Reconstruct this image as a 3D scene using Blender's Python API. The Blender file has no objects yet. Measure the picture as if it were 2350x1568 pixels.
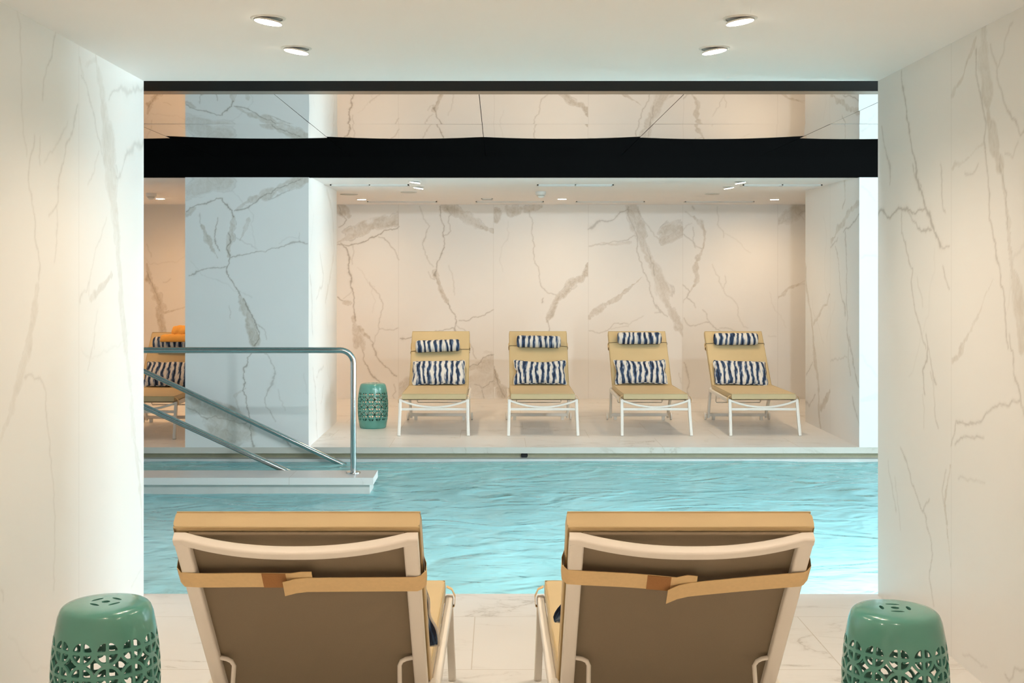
import bpy, bmesh, math, random
import numpy as np
from mathutils import Vector, Matrix, geometry

random.seed(7); np.random.seed(7)
sc = bpy.context.scene
COL = sc.collection
PI = math.pi
F, CX, CY, H = 2750.0, 1142.0, 634.0, 1.5      # focal length in pixels, vanishing point, eye height

# ------------------------------------------------------------------ helpers
def srgb(r, g, b):
    def c(v):
        v /= 255.0
        return v / 12.92 if v <= 0.04045 else ((v + 0.055) / 1.055) ** 2.4
    return (c(r), c(g), c(b), 1.0)

def link(name, me, mat=None, parent=None):
    o = bpy.data.objects.new(name, me)
    COL.objects.link(o)
    if mat is not None:
        for m in (mat if isinstance(mat, (list, tuple)) else [mat]):
            me.materials.append(m)
    if parent is not None:
        o.parent = parent
    return o

def tag(o, label=None, cat=None, group=None, kind=None):
    if label: o['label'] = label
    if cat: o['category'] = cat
    if group: o['group'] = group
    if kind: o['kind'] = kind
    return o

def empty(name, loc=(0, 0, 0), rz=0.0):
    o = bpy.data.objects.new(name, None)
    o.empty_display_size = 0.1
    COL.objects.link(o)
    o.location = loc; o.rotation_euler = (0, 0, rz)
    return o

def copy_tree(o, parent=None):
    c = o.copy(); COL.objects.link(c)
    if parent is not None: c.parent = parent
    for ch in list(o.children):
        copy_tree(ch, c)
    return c

class MB:
    def __init__(self): self.v = []; self.f = []
    def add(self, vs, fs):
        n = len(self.v)
        self.v += [tuple(p) for p in vs]
        self.f += [tuple(i + n for i in q) for q in fs]
        return self
    def box(self, x0, x1, y0, y1, z0, z1):
        vs = [(x0,y0,z0),(x1,y0,z0),(x1,y1,z0),(x0,y1,z0),(x0,y0,z1),(x1,y0,z1),(x1,y1,z1),(x0,y1,z1)]
        return self.add(vs, [(0,3,2,1),(4,5,6,7),(0,1,5,4),(1,2,6,5),(2,3,7,6),(3,0,4,7)])
    def sweep(self, path, prof, up=(0,0,1), scales=None, caps=True, closed=False, fixed=None):
        """profile = list of (a,b) in the (side, up) frame, swept along path"""
        P = [Vector(p) for p in path]; n = len(P); k = len(prof)
        vs = []
        upv = Vector(up)
        for i, p in enumerate(P):
            if closed:
                t = (P[(i+1) % n] - P[i-1]).normalized()
            else:
                t = (P[min(i+1, n-1)] - P[max(i-1, 0)]).normalized()
            if fixed is not None: side = Vector(fixed)
            else:
                side = t.cross(upv)
                if side.length < 1e-4: side = t.cross(Vector((0, 1, 0)))
            side.normalize()
            u = side.cross(t).normalized()
            # mitre
            m = 1.0
            s = scales[i] if scales else 1.0
            for a, b in prof:
                vs.append(p + side * a * s + u * b * s)
        fs = []
        rng = n if closed else n - 1
        for i in range(rng):
            j = (i + 1) % n
            for q in range(k):
                r = (q + 1) % k
                fs.append((i*k+q, i*k+r, j*k+r, j*k+q))
        if caps and not closed:
            fs.append(tuple(reversed(range(k))))
            fs.append(tuple((n-1)*k + q for q in range(k)))
        return self.add(vs, fs)
    def tube(self, path, r, seg=12, up=(0,0,1), closed=False, scales=None):
        prof = [(r*math.cos(2*PI*q/seg), r*math.sin(2*PI*q/seg)) for q in range(seg)]
        return self.sweep(path, prof, up, scales, True, closed)
    def bar(self, path, w, h, up=(0,0,1), r=0.004, fixed=None):
        return self.sweep(path, rrect(w, h, r), up, fixed=fixed)
    def lathe(self, prof, seg=32, c=(0,0,0), axis='z', cap=True):
        k = len(prof); vs = []
        for (r, z) in prof:
            for q in range(seg):
                a = 2*PI*q/seg
                x, y = r*math.cos(a), r*math.sin(a)
                if axis == 'z': p = (x, y, z)
                elif axis == 'x': p = (z, x, y)
                else: p = (y, z, x)
                vs.append((c[0]+p[0], c[1]+p[1], c[2]+p[2]))
        fs = []
        for i in range(k-1):
            for q in range(seg):
                r2 = (q+1) % seg
                fs.append((i*seg+q, i*seg+r2, (i+1)*seg+r2, (i+1)*seg+q))
        if cap:
            fs.append(tuple(reversed(range(seg))))
            fs.append(tuple((k-1)*seg+q for q in range(seg)))
        return self.add(vs, fs)
    def mesh(self, name, smooth=35, recalc=True):
        me = bpy.data.meshes.new(name)
        me.from_pydata(self.v, [], self.f)
        if recalc:
            bm = bmesh.new(); bm.from_mesh(me)
            bmesh.ops.recalc_face_normals(bm, faces=bm.faces)
            bm.to_mesh(me); bm.free()
        if smooth:
            me.polygons.foreach_set('use_smooth', [True]*len(me.polygons))
            me.set_sharp_from_angle(angle=math.radians(smooth))
        me.update()
        return me
    def build(self, name, mat, parent=None, smooth=35):
        return link(name, self.mesh(name, smooth), mat, parent)

def rrect(w, h, r, n=3):
    pts = []
    r = min(r, w*0.49, h*0.49)
    for cx, cy, a0 in ((w/2-r, h/2-r, 0), (-w/2+r, h/2-r, PI/2), (-w/2+r, -h/2+r, PI), (w/2-r, -h/2+r, 1.5*PI)):
        for i in range(n+1):
            a = a0 + PI/2*i/n
            pts.append((cx + r*math.cos(a), cy + r*math.sin(a)))
    return pts

def vnoise(u, v, scale, seed, octaves=4):
    """value noise on numpy arrays"""
    out = np.zeros(np.broadcast(u, v).shape); amp = 1.0; tot = 0
    rs = np.random.RandomState(seed)
    for o in range(octaves):
        tab = rs.rand(64, 64)
        a = (u*scale) % 64; b = (v*scale) % 64
        i = np.floor(a).astype(int); j = np.floor(b).astype(int)
        fa = a - i; fb = b - j
        fa = fa*fa*(3-2*fa); fb = fb*fb*(3-2*fb)
        i1 = (i+1) % 64; j1 = (j+1) % 64; i %= 64; j %= 64
        val = (tab[i, j]*(1-fa)+tab[i1, j]*fa)*(1-fb) + (tab[i, j1]*(1-fa)+tab[i1, j1]*fa)*fb
        out += amp*(val*2-1); tot += amp
        amp *= 0.5; scale *= 2.03
    return out/tot

# ------------------------------------------------------------------ materials
def new_mat(name):
    m = bpy.data.materials.new(name); m.use_nodes = True
    nt = m.node_tree
    return m, nt, nt.nodes['Principled BSDF']

def simple(name, col, rough=0.5, metal=0.0, spec=0.5, noise=0.0, nscale=40, bump=0.0, bscale=200, coat=0.0):
    m, nt, b = new_mat(name)
    b.inputs['Base Color'].default_value = col
    b.inputs['Roughness'].default_value = rough
    b.inputs['Metallic'].default_value = metal
    b.inputs['Specular IOR Level'].default_value = spec
    b.inputs['Coat Weight'].default_value = coat
    tc = nt.nodes.new('ShaderNodeTexCoord')
    if noise:
        n = nt.nodes.new('ShaderNodeTexNoise'); n.inputs['Scale'].default_value = nscale
        n.inputs['Detail'].default_value = 4
        nt.links.new(tc.outputs['Object'], n.inputs['Vector'])
        mx = nt.nodes.new('ShaderNodeMix'); mx.data_type = 'RGBA'
        mx.inputs[6].default_value = tuple(c*(1-noise) for c in col[:3])+(1,)
        mx.inputs[7].default_value = tuple(min(1, c*(1+noise)) for c in col[:3])+(1,)
        nt.links.new(n.outputs['Fac'], mx.inputs[0])
        nt.links.new(mx.outputs[2], b.inputs['Base Color'])
    if bump:
        n = nt.nodes.new('ShaderNodeTexNoise'); n.inputs['Scale'].default_value = bscale
        nt.links.new(tc.outputs['Object'], n.inputs['Vector'])
        bp = nt.nodes.new('ShaderNodeBump'); bp.inputs['Strength'].default_value = bump
        bp.inputs['Distance'].default_value = 0.002
        nt.links.new(n.outputs['Fac'], bp.inputs['Height'])
        nt.links.new(bp.outputs['Normal'], b.inputs['Normal'])
    return m

def N(nt, t, **kw):
    n = nt.nodes.new(t)
    for k, v in kw.items(): setattr(n, k, v)
    return n

def mathn(nt, op, a, b=None, clamp=False):
    n = nt.nodes.new('ShaderNodeMath'); n.operation = op; n.use_clamp = clamp
    for i, x in enumerate((a, b)):
        if x is None: continue
        if isinstance(x, (int, float)): n.inputs[i].default_value = x
        else: nt.links.new(x, n.inputs[i])
    return n.outputs[0]

def mixc(nt, fac, a, b, blend='MIX'):
    n = nt.nodes.new('ShaderNodeMix'); n.data_type = 'RGBA'; n.blend_type = blend
    for i, x in ((0, fac), (6, a), (7, b)):
        if isinstance(x, (int, float)): n.inputs[i].default_value = x
        elif isinstance(x, tuple): n.inputs[i].default_value = x
        else: nt.links.new(x, n.inputs[i])
    return n.outputs[2]

MARBLE_WHITE = (0.80, 0.775, 0.735, 1)
def marble_wall_mat():
    m, nt, b = new_mat('marble_slab')
    b.inputs['Roughness'].default_value = 0.42
    b.inputs['Specular IOR Level'].default_value = 0.35
    tc = N(nt, 'ShaderNodeTexCoord')
    fa = N(nt, 'ShaderNodeAttribute', attribute_name='vein_fill')
    la = N(nt, 'ShaderNodeAttribute', attribute_name='vein_line')
    mp = N(nt, 'ShaderNodeMapping'); mp.inputs['Scale'].default_value = (8, 8, 5.5)
    mp.inputs['Rotation'].default_value = (0.3, 0.35, 0)
    nt.links.new(tc.outputs['Object'], mp.inputs['Vector'])
    st = N(nt, 'ShaderNodeTexNoise'); st.inputs['Scale'].default_value = 2.2; st.inputs['Detail'].default_value = 7
    st.inputs['Distortion'].default_value = 1.2; st.inputs['Roughness'].default_value = 0.65
    nt.links.new(mp.outputs['Vector'], st.inputs['Vector'])
    streak = mathn(nt, 'MULTIPLY_ADD', st.outputs['Fac'], 1.5); streak.node.inputs[2].default_value = -0.15
    streak = mathn(nt, 'MAXIMUM', streak, 0.2)
    fill = mathn(nt, 'MULTIPLY', fa.outputs['Fac'], streak, True)
    # cloudy base tint
    cl = N(nt, 'ShaderNodeTexNoise'); cl.inputs['Scale'].default_value = 1.6; cl.inputs['Detail'].default_value = 5
    nt.links.new(tc.outputs['Object'], cl.inputs['Vector'])
    base = mixc(nt, cl.outputs['Fac'], (0.775, 0.75, 0.71, 1), (0.83, 0.81, 0.775, 1))
    c1 = mixc(nt, fill, base, (0.41, 0.33, 0.225, 1))
    c2 = mixc(nt, mathn(nt, 'MULTIPLY', la.outputs['Fac'], 0.72), c1, (0.19, 0.145, 0.095, 1))
    nt.links.new(c2, b.inputs['Base Color'])
    return m

def marble_floor_mat(name, bw, rh, off, seam=0.5):
    m, nt, b = new_mat(name)
    b.inputs['Roughness'].default_value = 0.33
    b.inputs['Specular IOR Level'].default_value = 0.4
    tc = N(nt, 'ShaderNodeTexCoord')
    mp = N(nt, 'ShaderNodeMapping'); mp.inputs['Location'].default_value = off
    nt.links.new(tc.outputs['Object'], mp.inputs['Vector'])
    br = N(nt, 'ShaderNodeTexBrick')
    br.inputs['Scale'].default_value = 1.0
    br.inputs['Brick Width'].default_value = bw; br.inputs['Row Height'].default_value = rh
    br.inputs['Mortar Size'].default_value = 0.0022; br.inputs['Mortar Smooth'].default_value = 0.2
    br.inputs['Color1'].default_value = (0, 0, 0, 1); br.inputs['Color2'].default_value = (1, 1, 1, 1)
    br.inputs['Mortar'].default_value = (0.5, 0.5, 0.5, 1)
    nt.links.new(mp.outputs['Vector'], br.inputs['Vector'])
    # veins: thin isolines of a stretched noise, each tile shifted
    sh = N(nt, 'ShaderNodeVectorMath'); sh.operation = 'MULTIPLY_ADD'
    nt.links.new(br.outputs['Color'], sh.inputs[0]); sh.inputs[1].default_value = (7.3, 3.1, 5.0)
    nt.links.new(tc.outputs['Object'], sh.inputs[2])
    mp2 = N(nt, 'ShaderNodeMapping'); mp2.inputs['Scale'].default_value = (0.9, 2.4, 1.0)
    mp2.inputs['Rotation'].default_value = (0, 0, 0.25)
    nt.links.new(sh.outputs[0], mp2.inputs['Vector'])
    n1 = N(nt, 'ShaderNodeTexNoise'); n1.inputs['Scale'].default_value = 1.15; n1.inputs['Detail'].default_value = 8
    n1.inputs['Roughness'].default_value = 0.6; n1.inputs['Distortion'].default_value = 0.8
    nt.links.new(mp2.outputs['Vector'], n1.inputs['Vector'])
    d = mathn(nt, 'ABSOLUTE', mathn(nt, 'SUBTRACT', n1.outputs['Fac'], 0.5))
    line = mathn(nt, 'SUBTRACT', 1.0, mathn(nt, 'DIVIDE', d, 0.011), True)
    soft = mathn(nt, 'SUBTRACT', 1.0, mathn(nt, 'DIVIDE', d, 0.05), True)
    n2 = N(nt, 'ShaderNodeTexNoise'); n2.inputs['Scale'].default_value = 1.7; n2.inputs['Detail'].default_value = 3
    nt.links.new(sh.outputs[0], n2.inputs['Vector'])
    mask = mathn(nt, 'MULTIPLY', mathn(nt, 'SUBTRACT', n2.outputs['Fac'], 0.47), 4.5, True)
    line = mathn(nt, 'MULTIPLY', line, mask); soft = mathn(nt, 'MULTIPLY', soft, mask)
    base = (0.80, 0.775, 0.735, 1)
    c = mixc(nt, mathn(nt, 'MULTIPLY', soft, 0.22), base, (0.42, 0.37, 0.29, 1))
    c = mixc(nt, mathn(nt, 'MULTIPLY', line, 0.5), c, (0.28, 0.23, 0.16, 1))
    c = mixc(nt, mathn(nt, 'MULTIPLY', br.outputs['Fac'], seam), c, (0.45, 0.37, 0.26, 1))
    nt.links.new(c, b.inputs['Base Color'])
    return m

def stripe_fabric_mat():
    m, nt, b = new_mat('tie_dye_stripe_fabric')
    b.inputs['Roughness'].default_value = 0.85; b.inputs['Specular IOR Level'].default_value = 0.15
    tc = N(nt, 'ShaderNodeTexCoord'); oi = N(nt, 'ShaderNodeObjectInfo')
    off = N(nt, 'ShaderNodeVectorMath'); off.operation = 'MULTIPLY_ADD'
    cb = N(nt, 'ShaderNodeCombineXYZ')
    nt.links.new(oi.outputs['Random'], cb.inputs[0]); nt.links.new(oi.outputs['Random'], cb.inputs[1])
    nt.links.new(cb.outputs[0], off.inputs[0]); off.inputs[1].default_value = (9, 23, 0)
    nt.links.new(tc.outputs['Object'], off.inputs[2])
    # low frequency bend of the stripes
    mpa = N(nt, 'ShaderNodeMapping'); mpa.inputs['Scale'].default_value = (9, 5, 0.5)
    nt.links.new(off.outputs[0], mpa.inputs['Vector'])
    na = N(nt, 'ShaderNodeTexNoise'); na.inputs['Scale'].default_value = 1; na.inputs['Detail'].default_value = 3
    nt.links.new(mpa.outputs[0], na.inputs['Vector'])
    # ragged vertical streaks
    mpb = N(nt, 'ShaderNodeMapping'); mpb.inputs['Scale'].default_value = (120, 13, 1)
    nt.links.new(off.outputs[0], mpb.inputs['Vector'])
    nb = N(nt, 'ShaderNodeTexNoise'); nb.inputs['Scale'].default_value = 1; nb.inputs['Detail'].default_value = 4
    nt.links.new(mpb.outputs[0], nb.inputs['Vector'])
    sx = N(nt, 'ShaderNodeSeparateXYZ'); nt.links.new(off.outputs[0], sx.inputs[0])
    ph = mathn(nt, 'ADD', mathn(nt, 'MULTIPLY', sx.outputs[0], 2*PI/0.058), mathn(nt, 'MULTIPLY', na.outputs['Fac'], 11.0))
    s = mathn(nt, 'SINE', ph)
    s = mathn(nt, 'ADD', s, mathn(nt, 'MULTIPLY', mathn(nt, 'SUBTRACT', nb.outputs['Fac'], 0.5), 4.2))
    s = mathn(nt, 'MULTIPLY_ADD', s, 0.36); s.node.inputs[2].default_value = 0.52
    rp = N(nt, 'ShaderNodeValToRGB'); nt.links.new(s, rp.inputs[0])
    e = rp.color_ramp.elements
    e[0].position = 0.10; e[0].color = (0.016, 0.022, 0.045, 1)
    e[1].position = 0.80; e[1].color = (0.74, 0.71, 0.66, 1)
    x = e.new(0.33); x.color = (0.045, 0.085, 0.17, 1)
    x = e.new(0.47); x.color = (0.15, 0.21, 0.31, 1)
    x = e.new(0.60); x.color = (0.58, 0.58, 0.57, 1)
    nt.links.new(rp.outputs[0], b.inputs['Base Color'])
    bp = N(nt, 'ShaderNodeBump'); bp.inputs['Strength'].default_value = 0.25; bp.inputs['Distance'].default_value = 0.003
    nt.links.new(na.outputs['Fac'], bp.inputs['Height']); nt.links.new(bp.outputs[0], b.inputs['Normal'])
    return m

def water_mat():
    m, nt, b = new_mat('pool_water')
    nt.nodes.remove(b)
    out = nt.nodes['Material Output']
    tc = N(nt, 'ShaderNodeTexCoord')
    def nz(scale, detail, dist, sy):
        mp = N(nt, 'ShaderNodeMapping'); mp.inputs['Scale'].default_value = (1, sy, 1)
        nt.links.new(tc.outputs['Object'], mp.inputs['Vector'])
        n = N(nt, 'ShaderNodeTexNoise'); n.inputs['Scale'].default_value = scale; n.inputs['Detail'].default_value = detail
        n.inputs['Distortion'].default_value = dist
        nt.links.new(mp.outputs[0], n.inputs['Vector']); return n.outputs['Fac']
    h = mathn(nt, 'ADD', nz(1.7, 1, 1.8, 1.5), mathn(nt, 'MULTIPLY', nz(5.0, 1.5, 2.0, 1.4), 0.22))
    bp = N(nt, 'ShaderNodeBump'); bp.inputs['Strength'].default_value = 1.0; bp.inputs['Distance'].default_value = 0.036
    nt.links.new(h, bp.inputs['Height'])
    fr = N(nt, 'ShaderNodeFresnel'); fr.inputs['IOR'].default_value = 1.33
    nt.links.new(bp.outputs[0], fr.inputs['Normal'])
    gl = N(nt, 'ShaderNodeBsdfGlossy'); gl.inputs['Roughness'].default_value = 0.02
    nt.links.new(bp.outputs[0], gl.inputs['Normal'])
    tr = N(nt, 'ShaderNodeBsdfTransparent'); tr.inputs['Color'].default_value = (0.82, 0.97, 0.98, 1)
    rf = N(nt, 'ShaderNodeBsdfRefraction'); rf.inputs['IOR'].default_value = 1.33; rf.inputs['Roughness'].default_value = 0.0
    rf.inputs['Color'].default_value = (0.82, 0.97, 0.98, 1)
    nt.links.new(bp.outputs[0], rf.inputs['Normal'])
    m1 = N(nt, 'ShaderNodeMixShader'); m1.inputs[0].default_value = 0.3
    nt.links.new(tr.outputs[0], m1.inputs[1]); nt.links.new(rf.outputs[0], m1.inputs[2])
    df = N(nt, 'ShaderNodeBsdfDiffuse'); df.inputs['Color'].default_value = (0.46, 0.93, 0.955, 1)
    nt.links.new(bp.outputs[0], df.inputs['Normal'])
    m3 = N(nt, 'ShaderNodeMixShader'); m3.inputs[0].default_value = 0.6
    nt.links.new(m1.outputs[0], m3.inputs[1]); nt.links.new(df.outputs[0], m3.inputs[2])
    m2 = N(nt, 'ShaderNodeMixShader')
    nt.links.new(mathn(nt, 'MULTIPLY', fr.outputs[0], 0.65, True), m2.inputs[0]); nt.links.new(m3.outputs[0], m2.inputs[1]); nt.links.new(gl.outputs[0], m2.inputs[2])
    nt.links.new(m2.outputs[0], out.inputs['Surface'])
    return m

def emis(name, col, st):
    m = bpy.data.materials.new(name); m.use_nodes = True
    nt = m.node_tree; nt.nodes.remove(nt.nodes['Principled BSDF'])
    e = nt.nodes.new('ShaderNodeEmission'); e.inputs[0].default_value = col; e.inputs[1].default_value = st
    nt.links.new(e.outputs[0], nt.nodes['Material Output'].inputs[0])
    return m

def basin_mat():
    m, nt, b = new_mat('pool_mosaic')
    b.inputs['Roughness'].default_value = 0.5
    tc = N(nt, 'ShaderNodeTexCoord')
    vo = N(nt, 'ShaderNodeTexVoronoi'); vo.feature = 'SMOOTH_F1'; vo.inputs['Scale'].default_value = 2.2
    nz = N(nt, 'ShaderNodeTexNoise'); nz.inputs['Scale'].default_value = 1.3; nz.inputs['Detail'].default_value = 3
    nt.links.new(tc.outputs['Object'], nz.inputs['Vector'])
    mx = N(nt, 'ShaderNodeVectorMath'); mx.operation = 'MULTIPLY_ADD'
    nt.links.new(nz.outputs['Color'], mx.inputs[0]); mx.inputs[1].default_value = (0.8, 0.8, 0.8)
    nt.links.new(tc.outputs['Object'], mx.inputs[2])
    nt.links.new(mx.outputs[0], vo.inputs['Vector'])
    c = mixc(nt, vo.outputs['Distance'], BASIN_A, BASIN_B)
    nt.links.new(c, b.inputs['Base Color'])
    return m
BASIN_A = (0.55, 0.85, 0.87, 1); BASIN_B = (0.66, 0.92, 0.92, 1)

M = {}
M['marble'] = marble_wall_mat()
M['floor'] = marble_floor_mat('marble_floor_tiles', 1.42, 0.71, (0.1, 0.35 - 5.627 + 0.71*10, 0), 0.55)
M['deck'] = marble_floor_mat('marble_deck_tiles', 1.2, 0.6, (0.35, -10.496 + 0.6*20, 0), 0.5)
M['plaster'] = simple('white_plaster', (0.91, 0.88, 0.86, 1), 0.75, noise=0.015, nscale=3)
M['mirror'] = simple('mirror_panel', (0.80, 0.79, 0.77, 1), 0.012, 1.0)
M['black'] = simple('black_satin_panel', (0.0016, 0.0016, 0.0016, 1), 0.6, noise=0.3, nscale=60, spec=0.03)
M['bronze'] = simple('bronze_edge', (0.25, 0.19, 0.12, 1), 0.3, 1.0)
M['olive'] = simple('gutter_stone', (0.50, 0.47, 0.32, 1), 0.6, noise=0.15, nscale=20)
M['tile_grey'] = simple('waterline_tile', (0.62, 0.61, 0.57, 1), 0.4, noise=0.1, nscale=9)
M['basin'] = basin_mat()
M['water'] = water_mat()
M['steel'] = simple('polished_steel', (0.52, 0.53, 0.52, 1), 0.14, 1.0, noise=0.12, nscale=30)
M['teal'] = simple('teal_glazed_ceramic', (0.10, 0.31, 0.255, 1), 0.20, noise=0.06, nscale=12, spec=0.5, coat=0.3)
M['frame'] = simple('cream_powder_coat', (0.82, 0.77, 0.69, 1), 0.42, bump=0.05, bscale=600)
M['vinyl'] = simple('sand_vinyl', (0.61, 0.47, 0.26, 1), 0.5, noise=0.05, nscale=7, bump=0.06, bscale=350, spec=0.35)
M['piping'] = simple('sand_piping', (0.50, 0.37, 0.18, 1), 0.55)
M['strap'] = simple('tan_webbing', (0.74, 0.53, 0.27, 1), 0.7, noise=0.08, nscale=90, bump=0.2, bscale=500)
M['velcro'] = simple('brown_velcro', (0.36, 0.17, 0.06, 1), 0.9, noise=0.15, nscale=300)
M['sling'] = simple('taupe_mesh_sling', (0.235, 0.183, 0.118, 1), 0.75, noise=0.08, nscale=500, bump=0.3, bscale=900)
M['elastic'] = simple('dark_elastic', (0.19, 0.14, 0.07, 1), 0.8)
M['stripe'] = stripe_fabric_mat()
M['navy'] = simple('navy_piping', (0.02, 0.03, 0.06, 1), 0.85)
M['towel'] = simple('orange_terry', (0.88, 0.45, 0.11, 1), 0.95, noise=0.1, nscale=120, bump=0.9, bscale=260, spec=0.1)
M['white_plastic'] = simple('white_plastic', (0.78, 0.77, 0.74, 1), 0.45, noise=0.01)
M['grey_plastic'] = simple('grey_plastic', (0.56, 0.55, 0.51, 1), 0.5, noise=0.02)
M['dark'] = simple('dark_void', (0.02, 0.02, 0.02, 1), 0.8)
M['lens'] = emis('lamp_lens', (1.0, 0.86, 0.66, 1), 22)
M['glass'] = None

# ------------------------------------------------------------------ levels of the place
XL, XR = -1.662, 1.786          # near alcove side walls
YN, YF = 5.627, 10.496          # pool edges
YP, YB = 12.332, 14.667         # back of the pillars, back wall
ZC = 2.417                      # near ceiling
ZF = 2.377                      # far ceiling
ZM = 2.542                      # mirror
ZW = -0.122                     # water
HX0, HX1 = -5.2, 13.0            # pool hall ends
PX0, PX1 = -2.737, -1.656       # left pillar
RX = 3.168                      # right side wall of the far niche

# ------------------------------------------------------------------ marble veins
# zones: crop origin in the photograph and its enlargement, so that marks sit where they are on the slabs
ZN = {'A': (760, 460, 3.409), 'B': (1300, 460, 3.409), 'C': (420, 400, 2.45), 'D': (1840, 400, 2.411),
      'L': (0, 0, 1.961), 'l': (0, 768, 1.961), 'R': (1990, 0, 1.961), 'r': (1990, 768, 1.961), 'G': (320, 400, 2.375)}
def plane_map(plane, px, py):
    kind, c = plane
    if kind == 'Y':
        return (px - CX) / F * c, H - (py - CY) / F * c, c / F
    Y = F * c / (px - CX)
    return Y, H - (py - CY) / F * Y, 0.62 * abs(Y / (px - CX)) + 0.25 * Y / F

def fractal(pts, it, amp, rs):
    for _ in range(it):
        out = [pts[0]]
        for a, b in zip(pts[:-1], pts[1:]):
            L = math.hypot(b[0]-a[0], b[1]-a[1])
            nx, ny = (-(b[1]-a[1]), b[0]-a[0])
            k = amp * rs.randn()
            m = ((a[0]+b[0])/2 + nx*k, (a[1]+b[1])/2 + ny*k, (a[2]+b[2])/2 * (1 + 0.3*rs.randn()))
            m = (m[0], m[1], max(m[2], 0.2*(a[2]+b[2])/2))
            out += [m, b]
        pts = out
    return pts

def seg_dist(U, V, a, b):
    ax, ay, aw = a; bx, by, bw = b
    dx, dy = bx-ax, by-ay
    L2 = dx*dx+dy*dy + 1e-12
    t = np.clip(((U-ax)*dx + (V-ay)*dy)/L2, 0, 1)
    return np.hypot(U-(ax+t*dx), V-(ay+t*dy)), aw + (bw-aw)*t

def veins(us, vs, plane, data, strength=1.0, seams=(), faint=14, seed=1, cuts=()):
    """two scalar fields on the grid us x vs: soft patches and crisp cracks"""
    nu, nv = len(us), len(vs)
    fill = np.zeros((nu, nv)); line = np.zeros((nu, nv))
    rs = np.random.RandomState(seed)
    du = float(np.median(np.diff(us))); du = min(du, 0.012); hm = max(0.0036, 0.72*du)
    def put(pts, kind, dark):
        rough = fractal(pts, 4 if kind == 'L' else 3, 0.085 if kind == 'L' else 0.05, rs)
        dacc = None
        if kind == 'L':
            for a, b in zip(rough[:-1], rough[1:]):
                pad = max(a[2], b[2]) + 2*du
                i0, i1 = np.searchsorted(us, [min(a[0], b[0])-pad, max(a[0], b[0])+pad])
                j0, j1 = np.searchsorted(vs, [min(a[1], b[1])-pad, max(a[1], b[1])+pad])
                if i1 <= i0 or j1 <= j0: continue
                d, w = seg_dist(us[i0:i1, None], vs[None, j0:j1], a, b)
                hw = np.maximum(w*0.5, hm)
                k = np.minimum(1.0, w*0.5/hm)*0.6+0.4
                val = dark*k*np.clip(1.3 - d/hw, 0, 1)
                line[i0:i1, j0:j1] = np.maximum(line[i0:i1, j0:j1], val)
                # soft halo
                val = 0.35*dark*np.clip(1 - d/(hw*3.2), 0, 1)
                fill[i0:i1, j0:j1] = np.maximum(fill[i0:i1, j0:j1], val)
        else:
            wm = max(p[2] for p in pts)
            u0, u1 = min(p[0] for p in pts)-wm, max(p[0] for p in pts)+wm
            v0, v1 = min(p[1] for p in pts)-wm, max(p[1] for p in pts)+wm
            i0, i1 = np.searchsorted(us, [u0, u1]); j0, j1 = np.searchsorted(vs, [v0, v1])
            if i1 <= i0 or j1 <= j0: return
            U = us[i0:i1, None]; V = vs[None, j0:j1]
            q = np.full((i1-i0, j1-j0), -9.0)
            for a, b in zip(rough[:-1], rough[1:]):
                d, w = seg_dist(U, V, a, b)
                q = np.maximum(q, 1 - d/(w*0.5+1e-6))
            an = math.atan2(pts[-1][1]-pts[0][1], pts[-1][0]-pts[0][0])
            ca, sa = math.cos(an), math.sin(an)
            S1 = (U*ca + V*sa)*0.32 + 20; T1 = (V*ca - U*sa)*1.25 + 20
            nz = vnoise(S1, T1, 10.0, 11+int(rs.rand()*1e6) % 997, 6)
            q = q + nz*0.75
            if seams:
                um = sum(p[0] for p in pts)/len(pts); sl_ = sorted(seams)
                lo = max([-99]+[k for k in sl_ if k <= um]); hi = min([99]+[k for k in sl_ if k > um])
                q = np.where((U + 0*V >= lo) & (U + 0*V < hi), q, -9.0)
            val = dark*0.9*np.clip(q*3.0, 0, 1)*(0.65 + 0.35*np.clip(nz*2+0.5, 0, 1))
            fill[i0:i1, j0:j1] = np.maximum(fill[i0:i1, j0:j1], val)
            edge = dark*0.75*np.clip(1-np.abs(q-0.06)/0.085, 0, 1)*np.clip(0.4+1.2*vnoise(U+0*V, V+0*U, 6.0, 5, 3), 0, 1)
            line[i0:i1, j0:j1] = np.maximum(line[i0:i1, j0:j1], edge*0.8)
            nn = vnoise(S1, T1, 13.0, 31, 5)
            cr = dark*0.5*np.clip(1-np.abs(nn)/0.045, 0, 1)*np.clip(q*3, 0, 1)
            line[i0:i1, j0:j1] = np.maximum(line[i0:i1, j0:j1], cr*0.55)
    for z, kind, dark, pts in data:
        ox, oy, k = ZN[z]
        P = []
        for x, y, w in pts:
            u, v, s = plane_map(plane, ox + x/k, oy + y/k)
            P.append((u, v, w/k*s))
        put(P, kind, dark*strength)
    for _ in range(faint):
        u = us[0] + rs.rand()*(us[-1]-us[0]); v = vs[0] + rs.rand()*(vs[-1]-vs[0])
        a = rs.choice([-1.9, -1.3, -1.1, -1.6, 0.3]) + 0.3*rs.randn()
        P = [(u, v, 0.006)]
        for _k in range(3+rs.randint(4)):
            a += 0.35*rs.randn()
            u += 0.16*math.cos(a); v += 0.16*math.sin(a)
            P.append((u, v, 0.003+0.008*rs.rand()))
        put(P, 'L', 0.14*strength)
    for s in seams:
        i = np.argmin(np.abs(us-s))
        line[i, :] = np.maximum(line[i, :], 0.16)
    return fill, line

def axis_grid(breaks):
    """breaks: [(x0,x1,step),...] -> coordinates"""
    out = []
    for a, b, st in breaks:
        n = max(1, int(round((b-a)/st)))
        xs = np.linspace(a, b, n+1)
        out.append(xs if not out else xs[1:])
    return np.concatenate(out)

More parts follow.
